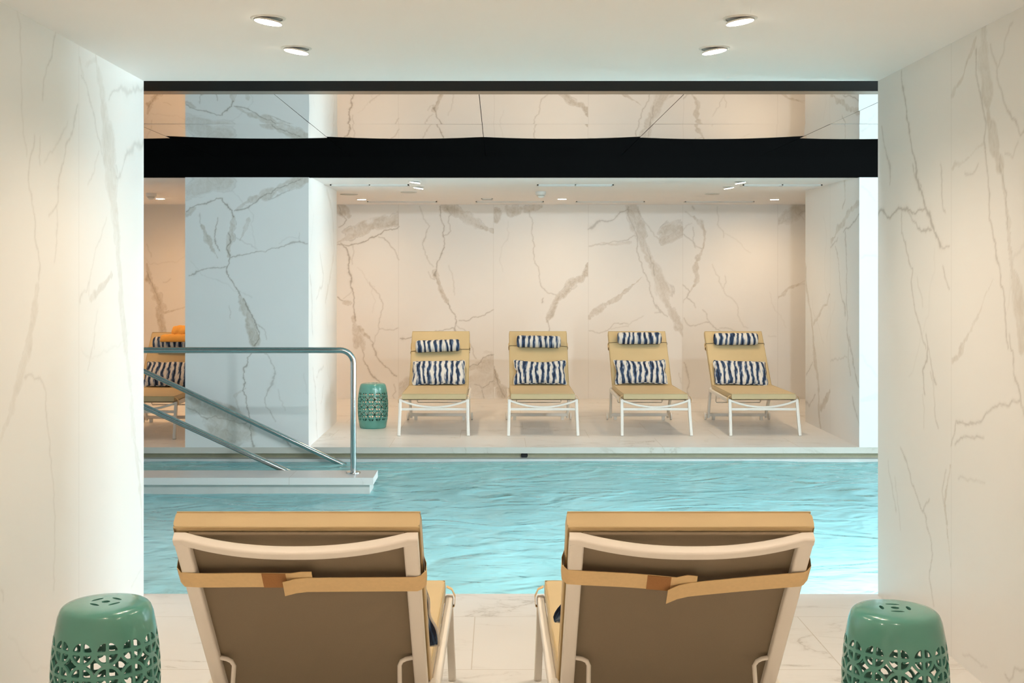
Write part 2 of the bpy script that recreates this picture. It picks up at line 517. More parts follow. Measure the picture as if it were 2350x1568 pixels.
def slab_faces(parts, name, kindname='structure', mat=None):
    """parts: list of (us, vs, fn(U,V)->xyz arrays, fill, line, flip) grids, plus boxes; one mesh"""
    V = []; Fq = []; A = []; B = []; n0 = 0
    for us, vs, fn, fill, line, flip in parts:
        U, W = np.meshgrid(us, vs, indexing='ij')
        xyz = np.stack([np.broadcast_to(c, U.shape) for c in fn(U, W)], -1).reshape(-1, 3)
        nu, nv = len(us), len(vs)
        idx = np.arange(nu*nv).reshape(nu, nv) + n0
        q = np.stack([idx[:-1, :-1], idx[1:, :-1], idx[1:, 1:], idx[:-1, 1:]], -1).reshape(-1, 4)
        if flip: q = q[:, ::-1]
        V.append(xyz); Fq.append(q); n0 += nu*nv
        A.append((np.zeros(nu*nv) if fill is None else fill.reshape(-1)))
        B.append((np.zeros(nu*nv) if line is None else line.reshape(-1)))
    V = np.concatenate(V).astype(np.float32); Q = np.concatenate(Fq).astype(np.int32)
    me = bpy.data.meshes.new(name)
    me.vertices.add(len(V)); me.vertices.foreach_set('co', V.reshape(-1))
    me.loops.add(Q.size); me.loops.foreach_set('vertex_index', Q.reshape(-1))
    me.polygons.add(len(Q)); me.polygons.foreach_set('loop_start', np.arange(0, Q.size, 4, dtype=np.int32))
    me.update(calc_edges=True); me.validate()
    for nm, arr in (('vein_fill', A), ('vein_line', B)):
        at = me.attributes.new(nm, 'FLOAT', 'POINT')
        at.data.foreach_set('value', np.concatenate(arr).astype(np.float32))
    o = link(name, me, mat or M['marble'])
    tag(o, kind=kindname)
    return o

def plain(x0, x1, y0, y1):
    return np.array([x0, x1]), np.array([y0, y1])

Ln, Bd = 'L', 'B'
BACK = [
 ('A',Bd,.8,[(50,330,20),(160,270,60),(280,215,60),(400,165,90),(530,130,110)]),
 ('A',Ln,.8,[(50,345,5),(170,345,6),(290,310,6),(380,265,7),(460,225,6),(530,205,6)]),
 ('A',Bd,.9,[(60,45,60),(110,80,70),(140,120,40)]), ('A',Ln,.7,[(55,40,5),(120,150,5),(60,210,4)]),
 ('A',Ln,.75,[(75,335,7),(125,385,10),(140,470,12),(155,590,14),(165,690,9),(180,800,7),(180,860,6),(190,940,10)]),
 ('A',Ln,.4,[(170,350,5),(175,420,4),(165,500,4)]),
 ('A',Bd,.7,[(175,920,40),(185,1000,50),(200,1080,60),(190,1140,50)]), ('A',Bd,.9,[(215,990,20),(260,1050,30),(300,1075,15)]),
 ('A',Bd,.6,[(210,1060,40),(240,1130,35),(255,1170,20)]),
 ('A',Ln,.6,[(300,1075,6),(330,1120,8),(350,1200,14),(375,1250,8),(440,1310,4),(510,1375,14)]),
 ('A',Ln,.65,[(245,1170,5),(265,1270,6),(300,1340,10),(345,1390,12),(380,1425,6)]),
 ('A',Ln,.75,[(50,755,6),(90,785,6)]), ('A',Bd,.9,[(95,800,20),(130,810,50),(155,800,20)]), ('A',Ln,.3,[(95,770,4),(160,710,3)]),
 ('A',Ln,.55,[(370,285,4),(425,310,9),(470,365,6),(515,430,5),(530,465,4)]),
 ('A',Ln,.45,[(300,640,3),(330,690,4),(380,740,4),(405,820,4),(380,920,4),(375,1010,4),(430,1015,4),(490,1015,4),(525,998,4)]),
 ('A',Ln,.35,[(375,1010,4),(345,1060,3),(335,1120,3)]), ('A',Ln,.5,[(490,1440,5),(495,1560,4)]),
 ('A',Ln,.75,[(850,45,6),(860,150,6),(875,270,9),(885,370,7),(850,450,7),(825,520,9),(815,590,14)]),
 ('A',Bd,.95,[(820,540,20),(830,590,50),(845,650,35),(870,720,25),(900,780,35),(915,810,15)]),
 ('A',Ln,.7,[(915,810,7),(955,880,6),(980,940,6),(965,1000,9),(970,1040,8)]),
 ('A',Bd,.85,[(860,50,20),(960,80,90),(1060,140,110),(1160,195,70),(1270,245,30)]),
 ('A',Ln,.5,[(905,60,5),(915,170,5),(935,240,7),(880,280,5)]),
 ('A',Ln,.4,[(690,45,3),(720,130,4),(770,200,4),(740,280,7),(715,350,6),(735,420,5),(770,490,4),(800,520,4)]),
 ('A',Ln,.45,[(760,560,3),(780,605,4),(810,620,5)]),
 ('A',Ln,.6,[(1000,940,5),(1080,940,6),(1150,915,6),(1215,880,6),(1270,855,5)]),
 ('A',Ln,.55,[(960,1000,7),(880,1015,5),(760,1035,4)]), ('A',Ln,.65,[(540,1080,7),(580,1085,7),(630,1070,5)]),
 ('A',Ln,.4,[(980,980,4),(1040,1010,6),(1080,1080,6),(1110,1160,6),(1135,1240,8)]),
 ('A',Bd,.6,[(1075,1320,40),(1160,1300,70),(1270,1270,110)]), ('A',Bd,.45,[(1080,1450,120),(1180,1430,120),(1270,1400,150)]),
 ('A',Ln,.65,[(1075,1310,6),(1140,1290,6),(1190,1230,10),(1270,1208,8)]), ('A',Ln,.6,[(1120,1440,5),(1180,1470,6),(1240,1420,6),(1270,1410,5)]),
 ('A',Ln,.6,[(1180,1480,6),(1200,1560,5)]), ('A',Bd,.7,[(540,1500,80),(600,1440,80),(640,1420,60)]),
 ('A',Ln,.3,[(920,510,3),(960,640,5),(965,740,3)]),
 ('A',Bd,.95,[(1280,70,10),(1310,105,60),(1285,150,50)]), ('A',Bd,.8,[(1370,60,20),(1410,90,80),(1480,65,50),(1560,60,50),(1640,45,30)]),
 ('A',Ln,.5,[(1550,80,3),(1575,190,4),(1585,330,5),(1590,440,4),(1625,590,4),(1650,680,5),(1690,720,5),(1760,740,4)]),
 ('A',Bd,.9,[(1690,950,20),(1715,870,50),(1760,780,50),(1820,720,60),(1875,660,60)]),
 ('B',Bd,.9,[(0,690,55),(60,635,60),(130,600,40)]), ('B',Bd,.95,[(135,590,30),(150,560,50),(168,500,30)]),
 ('A',Ln,.6,[(1690,940,8),(1705,1020,10)]), ('A',Ln,.5,[(1650,800,10),(1660,765,6)]),
 ('A',Bd,.85,[(1280,1330,20),(1295,1420,60),(1330,1500,70),(1370,1550,60)]), ('A',Ln,.7,[(1275,1300,6),(1300,1400,7),(1330,1490,7),(1360,1540,8)]),
 ('B',Bd,.65,[(510,45,70),(540,150,90),(580,270,90),(620,380,70),(680,520,80),(730,640,130),(770,760,70),(830,880,60),(880,980,60),(910,1060,20)]),
 ('B',Ln,.55,[(485,50,5),(480,120,5),(520,200,6),(550,270,7),(550,380,7),(580,480,7),(610,570,10),(650,690,7),(680,770,5),(700,830,5),(740,870,6),(790,910,5)]),
 ('B',Ln,.4,[(560,50,4),(600,150,5),(660,240,5),(730,310,5)]), ('B',Ln,.5,[(630,370,7),(660,470,7),(690,590,6)]),
 ('B',Bd,.75,[(735,325,20),(790,290,90),(850,250,110),(910,225,50)]),
 ('B',Ln,.5,[(172,225,14),(230,180,16),(300,165,12),(370,150,9),(430,90,7),(480,70,6)]),
 ('B',Ln,.5,[(175,360,5),(290,345,5),(400,325,5),(480,310,6),(545,280,6)]), ('B',Bd,.5,[(200,350,10),(350,345,20),(500,330,30)]),
 ('B',Bd,.75,[(175,915,40),(250,860,35),(320,810,18),(400,770,22),(450,720,22),(490,690,20),(550,640,10),(590,600,6)]),
 ('B',Ln,.45,[(175,1020,4),(260,1040,4),(320,1020,5),(370,965,5),(450,960,4),(480,965,3)]), ('B',Ln,.3,[(350,1010,3),(430,990,4),(600,905,3)]),
 ('B',Ln,.4,[(690,820,8),(720,840,8),(740,880,6),(690,880,4)]),
 ('B',Bd,.75,[(1000,130,20),(1045,180,35),(1080,240,22),(1085,300,16),(1070,370,14),(1045,430,16),(1015,490,25),(1010,550,40),(1025,610,40),(1010,660,15),(965,715,12)]),
 ('B',Ln,.4,[(985,45,10),(1000,70,6)]), ('B',Ln,.35,[(930,90,5),(990,130,4)]), ('B',Ln,.4,[(990,210,5),(990,300,5),(1010,370,5)]),
 ('B',Ln,.45,[(915,265,5),(990,320,6),(1020,360,5),(1060,380,5)]), ('B',Ln,.3,[(910,240,3),(980,180,3)]),
 ('B',Ln,.5,[(910,660,6),(965,715,8),(940,760,6),(970,780,7),(1010,840,4)]), ('B',Ln,.4,[(940,760,4),(915,800,3)]),
 ('B',Ln,.45,[(920,920,4),(960,980,6),(1050,965,4),(1120,955,6),(1150,990,7),(1200,1020,5)]), ('B',Ln,.4,[(1200,1000,4),(1280,1005,4),(1320,1020,4)]),
 ('B',Ln,.4,[(1065,855,6),(1100,900,4),(1120,950,4)]), ('B',Ln,.3,[(1180,50,3),(1190,150,4),(1180,190,4),(1230,250,6),(1230,290,4)]),
 ('B',Ln,.2,[(1230,260,3),(1340,320,2),(1440,410,2)]),
 ('B',Ln,.3,[(1140,500,3),(1170,580,4),(1220,680,5),(1240,730,4),(1300,770,4),(1340,830,4),(1340,900,4),(1420,1000,3)]),
 ('B',Ln,.3,[(1240,590,3),(1250,640,5),(1220,690,4)]),
 ('B',Ln,.4,[(920,1270,10),(940,1330,12),(960,1410,6),(945,1480,6),(950,1540,6)]), ('B',Ln,.3,[(880,1350,4),(900,1430,4)]),
 ('B',Bd,.5,[(1655,170,50),(1720,140,80),(1800,110,80),(1830,110,30)]), ('B',Ln,.3,[(1820,110,5),(1865,80,4)]), ('B',Ln,.3,[(1820,110,3),(1860,150,3)]),
 ('B',Bd,.6,[(1650,760,30),(1700,730,30),(1750,680,16),(1800,665,12),(1865,630,8)]), ('B',Ln,.3,[(1800,670,4),(1865,655,4)]), ('B',Ln,.25,[(1580,1060,3),(1640,1065,3)]),
 ('G',Bd,.95,[(40,490,14),(60,580,24),(90,660,34),(120,740,50),(130,850,55)]), ('G',Ln,.6,[(40,530,5),(75,620,5),(110,690,5)]),
 ('G',Bd,.9,[(140,755,16),(180,745,12),(245,725,12)]), ('G',Ln,.3,[(40,380,3),(65,450,3)]), ('G',Ln,.3,[(130,590,3),(170,570,3)]),
]
PILLAR = [
 ('C',Bd,.6,[(20,90,120),(120,60,130),(220,40,110)]), ('C',Ln,.7,[(20,210,8),(100,170,6),(160,150,6),(215,135,6)]), ('C',Bd,.8,[(20,220,40),(60,190,30)]),
 ('C',Ln,.85,[(220,135,5),(240,170,6),(275,205,7),(285,240,8)]), ('C',Bd,.75,[(300,200,20),(400,140,40),(500,95,50),(600,55,60),(690,25,40)]),
 ('C',Ln,.7,[(290,205,6),(380,175,6),(470,110,6),(560,70,6),(660,30,6)]), ('C',Ln,.5,[(480,140,4),(600,90,5)]),
 ('C',Bd,.85,[(285,240,20),(265,330,40),(255,400,28),(255,460,18)]), ('C',Ln,.85,[(255,330,6),(245,420,6),(260,500,6),(245,530,6),(265,590,5),(300,640,6),(320,680,8)]),
 ('C',Bd,.95,[(320,690,25),(350,740,45),(375,810,40),(395,880,70),(405,940,40)]), ('C',Ln,.85,[(340,700,6),(380,780,6),(410,840,6),(425,880,6),(400,965,7)]),
 ('C',Ln,.45,[(410,840,4),(440,860,6),(465,890,3),(470,930,2)]), ('C',Bd,.75,[(105,290,15),(130,350,25),(160,410,20),(195,470,8)]), ('C',Ln,.4,[(95,220,4),(105,290,5)]),
 ('C',Ln,.7,[(195,245,4),(180,340,6),(190,400,7),(205,430,6)]),
 ('C',Ln,.6,[(265,470,7),(320,455,6),(420,435,5),(500,415,4),(570,405,6),(640,382,8),(700,390,4)]), ('C',Ln,.3,[(290,350,3),(340,380,3),(410,420,3)]),
 ('C',Ln,.3,[(650,380,4),(655,330,3)]), ('C',Ln,.2,[(540,390,3),(580,360,3),(650,360,3)]), ('C',Bd,.5,[(370,250,15),(345,320,15),(320,370,10)]),
 ('C',Ln,.6,[(35,570,7),(90,545,6),(150,528,5),(210,528,4),(250,520,4)]), ('C',Ln,.3,[(260,740,3),(265,810,5)]),
 ('C',Ln,.75,[(385,1010,5),(365,1060,6),(340,1095,7),(340,1130,6),(350,1170,7),(355,1260,6),(360,1300,6),(375,1370,6),(375,1430,6),(385,1490,6),(400,1530,8)]),
 ('C',Bd,.6,[(350,1205,12),(310,1230,12),(290,1250,16),(305,1300,10),(315,1330,14)]),
 ('C',Ln,.45,[(460,1010,3),(495,1060,6),(515,1100,4),(510,1150,10),(495,1190,8),(465,1250,4),(460,1285,4),(490,1330,4),(520,1390,7)]),
 ('C',Ln,.3,[(535,1210,3),(545,1270,3),(575,1330,3)]), ('C',Bd,.8,[(30,1290,70),(110,1320,90),(200,1390,130),(280,1440,150),(350,1460,130)]),
 ('C',Ln,.6,[(20,1310,6),(70,1330,6),(100,1360,6),(180,1360,5),(260,1385,5),(370,1390,4)]), ('C',Ln,.65,[(535,1445,5),(580,1500,9),(605,1530,7)]),
]
PSIDE = [
 ('C',Bd,.5,[(810,100,12),(835,180,9),(845,300,9),(850,420,8),(830,560,8),(815,640,10),(800,720,6)]), ('C',Ln,.3,[(770,440,3),(790,560,3),(750,700,3)]),
 ('C',Ln,.3,[(715,570,4),(725,700,4),(730,900,4)]), ('C',Ln,.35,[(730,1090,3),(745,1200,5),(750,1400,4),(755,1490,3)]), ('C',Ln,.25,[(790,1080,3),(750,1140,3)]), ('C',Ln,.25,[(790,1190,3),(775,1290,3)]),
]
NSIDE = [
 ('D',Bd,.7,[(20,500,8),(35,680,11),(55,800,12),(65,950,14),(85,1100,13),(95,1250,11),(95,1330,8),(105,1400,8)]), ('D',Bd,.8,[(155,665,5),(140,720,9),(100,770,11),(65,830,9)]),
 ('D',Bd,.8,[(155,1200,8),(130,1260,16),(105,1300,11)]), ('D',Ln,.4,[(20,1260,5),(60,1250,4),(75,1220,4)]), ('D',Ln,.4,[(60,1040,3),(25,1110,4)]),
 ('D',Bd,.7,[(235,25,12),(240,90,9),(240,140,4)]), ('D',Ln,.5,[(240,140,3),(225,190,3)]),
 ('D',Bd,.7,[(165,370,15),(200,300,20),(235,270,20),(270,200,12),(315,160,15)]), ('D',Ln,.6,[(230,320,3),(270,290,4),(300,250,4),(318,220,4)]), ('D',Ln,.4,[(160,405,4),(200,350,3)]),
 ('D',Ln,.5,[(240,320,6),(245,400,6),(248,500,5),(250,650,4),(250,850,5),(265,950,5)]), ('D',Bd,.6,[(260,900,6),(260,1050,12),(270,1110,8)]), ('D',Ln,.5,[(265,900,3),(280,1000,6),(295,1100,4),(318,1180,5)]),
 ('D',Ln,.45,[(185,400,3),(205,500,3),(210,600,3),(225,700,4),(240,740,8),(240,780,7)]), ('D',Ln,.4,[(280,1230,4),(300,1320,4),(318,1390,4)]), ('D',Ln,.25,[(160,1035,3),(200,1030,4),(250,1015,3)]),
]
RFRONT = [
 ('D',Bd,.35,[(335,70,20),(370,95,14),(410,150,4)]), ('D',Ln,.2,[(330,465,4),(370,450,4),(415,455,3)]), ('D',Ln,.2,[(330,1000,4),(370,1060,4),(415,1120,4)]), ('D',Bd,.3,[(330,1250,20),(420,1230,30)]),
]
LEFT = [
 ('L',Ln,.35,[(78,50,3),(92,200,4),(98,470,5),(105,580,4),(120,700,4)]), ('L',Ln,.45,[(252,140,5),(235,250,6),(195,370,6),(192,450,4)]),
 ('L',Ln,.45,[(350,470,4),(330,580,5),(295,690,5),(265,800,6),(250,930,6),(220,970,4)]), ('L',Ln,.3,[(305,550,4),(245,670,4),(200,730,3)]),
 ('L',Ln,.45,[(155,610,4),(135,720,6),(140,870,6),(152,960,5),(170,1120,6),(175,1260,7)]), ('L',Bd,.55,[(170,1290,10),(160,1380,28),(140,1480,28),(130,1568,30)]),
 ('l',Bd,.55,[(135,0,28),(110,100,36),(70,250,42),(30,400,30),(5,470,14)]), ('L',Ln,.35,[(180,620,3),(180,740,5)]), ('L',Ln,.35,[(255,930,4),(255,1070,6),(245,1180,4)]),
 ('l',Ln,.4,[(110,195,5),(140,180,5),(180,195,5),(205,250,4),(215,420,4),(230,560,4),(243,780,4),(247,1000,3),(243,1150,3)]),
 ('L',Bd,.7,[(430,240,10),(445,330,26),(465,480,34),(485,640,40),(500,800,36),(515,950,32),(530,1100,28),(545,1300,28),(565,1568,30)]),
 ('l',Bd,.6,[(565,0,28),(580,150,28),(595,300,28),(605,450,22),(620,600,14),(635,750,10),(640,900,6)]),
 ('L',Bd,.6,[(358,260,8),(365,310,14),(375,340,10)]), ('L',Ln,.45,[(365,340,4),(400,430,6),(425,520,5),(450,640,5),(470,740,4)]), ('L',Bd,.5,[(385,300,8),(405,280,14),(430,270,14)]),
 ('L',Ln,.45,[(490,450,4),(510,410,5),(545,390,9),(600,400,12),(655,395,8)]), ('L',Ln,.5,[(655,605,6),(635,660,12),(590,680,13),(560,720,7),(535,800,6),(522,795,4)]),
 ('L',Bd,.75,[(500,1240,14),(460,1290,16),(430,1325,18),(405,1345,10)]), ('L',Ln,.4,[(400,1270,4),(370,1320,4),(360,1360,8)]), ('L',Ln,.35,[(445,680,5),(425,770,4),(395,830,3)]),
 ('L',Ln,.3,[(480,980,3),(430,1120,4),(405,1250,4),(400,1330,4)]), ('L',Ln,.3,[(440,1400,2),(425,1480,4),(425,1568,3)]), ('l',Ln,.35,[(428,0,4),(405,110,4),(395,160,3)]),
 ('l',Ln,.3,[(600,470,4),(640,700,4)]), ('l',Ln,.25,[(640,1050,3),(590,1140,3)]), ('l',Ln,.35,[(5,1150,5),(15,1200,4)]),
]
RIGHT = [
 ('R',Bd,.7,[(525,130,42),(530,300,50),(540,430,42),(545,540,28),(570,660,60),(600,750,40)]),
 ('R',Ln,.6,[(490,220,6),(490,330,5),(515,450,6),(535,550,5),(525,640,6),(540,760,5),(550,900,6),(565,1050,6),(580,1150,10),(600,1280,6),(625,1460,7),(635,1568,6)]),
 ('R',Bd,.7,[(610,760,14),(630,950,18),(640,1100,20),(660,1250,40),(680,1400,54),(690,1568,40)]), ('R',Ln,.5,[(555,200,4),(585,330,4),(610,430,5),(635,500,7),(690,610,5)]),
 ('R',Ln,.4,[(655,100,4),(620,180,4),(590,300,4)]), ('R',Ln,.5,[(600,700,4),(610,800,6),(625,950,5),(630,1030,4)]),
 ('R',Bd,.65,[(490,170,9),(455,260,8),(430,350,9),(395,400,14),(382,430,14)]), ('R',Bd,.65,[(385,760,14),(395,735,18),(440,725,10),(490,670,10),(520,650,14)]), ('R',Ln,.4,[(440,780,4),(500,740,4)]),
 ('R',Ln,.5,[(690,610,7),(706,590,7)]), ('R',Ln,.35,[(680,640,4),(655,710,4),(620,690,3)]),
 ('R',Bd,.6,[(565,1260,5),(530,1330,7),(490,1440,13),(450,1520,16),(425,1560,14)]), ('r',Bd,.6,[(455,0,10),(430,60,17),(385,120,14)]),
 ('R',Ln,.75,[(155,320,3),(158,385,4),(170,440,6),(178,530,9),(190,600,6),(205,690,5),(220,740,8),(235,850,11),(265,940,11),(300,1030,9),(330,1110,9)]), ('R',Ln,.6,[(330,1110,4),(370,1108,4)]),
 ('R',Ln,.55,[(205,740,4),(215,800,4),(245,840,4)]), ('R',Ln,.75,[(52,962,6),(105,980,6),(140,935,6),(155,940,6),(205,960,5),(260,938,4)]), ('R',Ln,.65,[(180,950,4),(230,1030,5),(290,1035,4)]),
 ('R',Ln,.6,[(155,960,3),(155,1050,3),(180,1140,4),(205,1210,5),(205,1330,4),(230,1450,4),(265,1568,5)]), ('R',Ln,.3,[(225,1250,3),(250,1380,3)]),
 ('R',Ln,.55,[(65,570,4),(85,680,4),(105,770,6),(102,830,3)]), ('R',Ln,.5,[(330,740,3),(335,870,6),(340,930,4),(352,955,4)]), ('R',Ln,.5,[(340,1200,3),(355,1260,5),(370,1300,5)]),
 ('r',Ln,.65,[(265,0,5),(270,120,6),(250,160,6),(260,270,4)]), ('r',Ln,.55,[(275,60,3),(300,200,5),(312,225,4)]), ('r',Ln,.5,[(285,170,3),(305,320,3),(320,420,5)]), ('r',Ln,.3,[(250,270,3),(255,420,3)]),
 ('r',Ln,.6,[(378,500,5),(400,390,4),(440,405,6),(490,400,5),(540,350,4),(580,325,4),(650,300,5),(690,295,5)]), ('r',Ln,.55,[(395,495,4),(440,460,4),(500,460,4),(525,465,3)]),
 ('r',Ln,.55,[(640,0,6),(660,180,7),(690,270,8),(706,360,6)]), ('r',Bd,.8,[(375,590,6),(360,680,7),(350,760,7),(360,880,10),(370,960,7),(375,1050,5)]), ('r',Ln,.5,[(355,610,3),(340,690,4),(345,760,4)]),
 ('r',Ln,.55,[(150,510,3),(205,680,4),(240,780,5),(265,840,5),(290,940,4),(295,990,5),(280,1100,3),(300,1220,3)]), ('r',Ln,.45,[(280,740,4),(250,800,4)]),
 ('r',Ln,.4,[(95,570,3),(115,710,3),(130,795,5)]), ('r',Ln,.3,[(125,640,3),(150,880,3)]), ('r',Ln,.3,[(410,650,3),(430,640,4),(480,660,4),(530,668,4)]),
 ('r',Ln,.5,[(620,1530,4),(640,1560,5),(665,1500,4),(706,1510,3)]), ('r',Ln,.3,[(430,1440,3),(470,1450,4),(540,1500,3)]),
]

# ------------------------------------------------------------------ room shell
TH = 0.15
# near alcove side walls (inner face finely divided where it is seen)
def side_wall(name, x, sign, data, seams, seed, strength):
    us = axis_grid([(-2.3, 2.6, 0.35), (2.6, YN, 0.0065)])
    vs = axis_grid([(0.0, ZC+0.02, 0.0065)])
    f, l = veins(us, vs, ('X', x), data, strength, seams, 10, seed)
    flip = sign < 0
    parts = [(us, vs, lambda U, W: (x + 0*U, U, W), f, l, not flip)]
    x2 = x + sign*TH
    a, b = plain(-2.3, YN, 0, ZC+0.02)
    parts.append((a, b, lambda U, W: (x2 + 0*U, U, W), None, None, flip))
    a, b = plain(min(x, x2), max(x, x2), 0, ZC+0.02)
    parts.append((a, b, lambda U, W: (U, YN + 0*U, W), None, None, True))
    parts.append((a, b, lambda U, W: (U, -2.3 + 0*U, W), None, None, False))
    return slab_faces(parts, name)
sL = F*XL/(355/1.961 - CX); sR = F*XR/(1990+378/1.961 - CX)
side_wall('wall_left', XL, -1, LEFT, (sL,), 3, 0.6)
side_wall('wall_right', XR, 1, RIGHT, (sR,), 4, 0.78)
tag(MB().box(XL-TH, XR+TH, -2.45, -2.3, 0, ZC+0.02).build('wall_back', M['plaster'], smooth=0), kind='structure')
tag(MB().box(XL-TH, XR+TH, -2.45, YN, ZC, ZC+0.18).build('ceiling', M['plaster'], smooth=0), kind='structure')
tag(MB().box(XL-TH, XR+TH, -2.45, YN+0.03, -0.053, 0).build('floor', M['floor'], smooth=0), kind='structure')

# back wall of the far side
us = axis_grid([(HX0, -4.6, 0.3), (-4.6, 4.1, 0.0078), (4.1, HX1, 0.35)])
vs = axis_grid([(0.0, ZF+0.01, 0.0075)])
f, l = veins(us, vs, ('Y', YB), BACK, 1.0, (-1.21, -0.05, 1.11, 2.27, 3.43, -2.37, -3.53), 16, 9)
slab_faces([(us, vs, lambda U, W: (U, YB + 0*U, W), f, l, False),
            (*plain(HX0, HX1, 0, ZF), lambda U, W: (U, YB + TH + 0*U, W), None, None, True)], 'wall_far')

# left pillar
us = axis_grid([(PX0, PX1, 0.005)]); vs2 = axis_grid([(0.0, ZF+0.16, 0.0055)])
f, l = veins(us, vs2, ('Y', YF), PILLAR, 1.0, (), 3, 21)
us3 = axis_grid([(YF, YP, 0.012)]); vs3 = vs2[::1]
f3, l3 = veins(us3, vs3, ('X', PX1), PSIDE, 1.0, (), 5, 22)
slab_faces([(us, vs2, lambda U, W: (U, YF + 0*U, W), f, l, False),
            (us3, vs3, lambda U, W: (PX1 + 0*U, U, W), f3, l3, False),
            (*plain(YF, YP, 0, ZF), lambda U, W: (PX0 + 0*U, U, W), None, None, True),
            (*plain(PX0, PX1, 0, ZF), lambda U, W: (U, YP + 0*U, W), None, None, True)], 'wall_pillar')
# right side wall block of the far niche
us = axis_grid([(RX, RX+0.75, 0.012), (RX+0.75, HX1, 0.3)])
f, l = veins(us, vs2, ('Y', YF), RFRONT, 0.8, (), 2, 23)
us4 = axis_grid([(YF, YP, 0.010)])
f4, l4 = veins(us4, vs2, ('X', RX), NSIDE, 1.0, (F*RX/(1840+158/2.411-CX),), 3, 24)
slab_faces([(us, vs2, lambda U, W: (U, YF + 0*U, W), f, l, False),
            (us4, vs2, lambda U, W: (RX + 0*U, U, W), f4, l4, True),
            (*plain(RX, HX1, 0, ZF), lambda U, W: (U, YP + 0*U, W), None, None, True)], 'wall_far_right')
# far ceiling and deck
tag(MB().box(HX0, HX1, YF+0.06, YB+TH, ZF, ZF+0.16).build('ceiling_far', M['plaster'], smooth=0), kind='structure')
tag(MB().box(HX0, HX1, YF, YB, -0.053, 0).build('floor_far', M['deck'], smooth=0), kind='structure')
tag(MB().box(HX0-TH, HX0, YN-0.2, YB+TH, -1.3, 2.9).build('wall_hall_left', M['plaster'], smooth=0), kind='structure')
# hall walls beside the alcove
tag(MB().box(HX0, XL-TH, YN-0.14, YN, -0.053, 2.9).build('wall_hall_near_left', M['plaster'], smooth=0), kind='structure')
tag(MB().box(XR+TH, HX1, YN-0.14, YN, -0.053, 2.9).build('wall_hall_near_right', M['plaster'], smooth=0), kind='structure')
tag(MB().box(XL-TH, XR+TH, YN-0.06, YN, ZC+0.18, 2.9).build('wall_hall_near', M['black'], smooth=0), kind='structure')
tag(MB().box(HX0, HX1, YN-0.1, YB+TH, 2.75, 2.9).build('ceiling_hall', M['plaster'], smooth=0), kind='structure')

# window wall on the right end of the hall
WY0, WY1, WZ0, WZ1 = 5.75, 10.3, 0.0, 2.4
tag(MB().box(HX1, HX1+TH, YN-0.2, WY0, -1.3, 2.9).box(HX1, HX1+TH, WY1, YB+TH, -1.3, 2.9)
    .box(HX1, HX1+TH, WY0, WY1, -1.3, WZ0).box(HX1, HX1+TH, WY0, WY1, WZ1, 2.9).build('wall_hall_right', M['plaster'], smooth=0), kind='structure')
wf = MB()
for y in (WY0, WY0*0.75+WY1*0.25, (WY0+WY1)/2, WY0*0.25+WY1*0.75, WY1-0.05):
    wf.box(HX1+0.05, HX1+0.1, y, y+0.05, WZ0, WZ1)
wf.box(HX1+0.05, HX1+0.1, WY0, WY1, WZ0, WZ0+0.05).box(HX1+0.05, HX1+0.1, WY0, WY1, WZ1-0.05, WZ1)
win = tag(wf.build('window_1', M['black'], smooth=0), kind='structure')
gm = bpy.data.materials.new('window_glass'); gm.use_nodes = True
nt = gm.node_tree; nt.nodes.remove(nt.nodes['Principled BSDF'])
g1 = nt.nodes.new('ShaderNodeBsdfTransparent'); g2 = nt.nodes.new('ShaderNodeBsdfGlossy'); g2.inputs['Roughness'].default_value = 0.02
mx = nt.nodes.new('ShaderNodeMixShader'); mx.inputs[0].default_value = 0.06
nt.links.new(g1.outputs[0], mx.inputs[1]); nt.links.new(g2.outputs[0], mx.inputs[2]); nt.links.new(mx.outputs[0], nt.nodes['Material Output'].inputs[0])
MB().box(HX1+0.07, HX1+0.08, WY0+0.05, WY1-0.05, WZ0+0.05, WZ1-0.05).build('window_pane', gm, win, smooth=0)

# ------------------------------------------------------------------ pool
tag(MB().box(HX0, HX1, YN-0.1, YF+0.3, -1.42, -1.3).box(HX0, HX1, YN-0.14, YN-0.02, -1.3, -0.053)
    .box(HX0, HX1, YF+0.0, YF+0.25, -1.3, ZW-0.03).build('pool_basin', M['basin'], smooth=0), kind='structure')
tag(MB().box(HX0, HX1, YF+0.002, YF+0.12, ZW-0.03, -0.103).build('trim_waterline', M['tile_grey'], smooth=0), kind='structure')
tag(MB().box(HX0, HX1, YF+0.10, YF+0.2, -0.103, -0.053).build('trim_gutter', M['olive'], smooth=0), kind='structure')
dr = MB().lathe([(0.0, -0.01), (0.030, -0.01), (0.030, 0.004), (0.024, 0.004), (0.023, -0.004), (0.0, -0.004)], 24, (0, 0, 0), 'y', cap=False).build('gutter_drain', M['dark'])
dr.location = ((1204-CX)/262, YF+0.095, -0.082)
tag(dr, 'small round black drain outlet in the overflow gutter below the far deck', 'drain')

# water surface with real ripples
wx = axis_grid([(HX0, 5.0, 0.035), (5.0, HX1, 0.2)]); wy = np.linspace(YN-0.02, YF+0.004, 124)
U, W = np.meshgrid(wx, wy, indexing='ij')
Z = ZW + 0.010*vnoise(U, W, 1.3, 51, 2) + 0.004*vnoise(U*0.8, W*1.4, 4.1, 52, 2)
o = slab_faces([(wx, wy, lambda A, B: (A, B, Z), None, None, False)], 'pool_water', 'stuff', M['water'])
o.data.polygons.foreach_set('use_smooth', [True]*len(o.data.polygons))
tag(o, 'rippled turquoise water filling the indoor pool', 'water', kind='stuff')

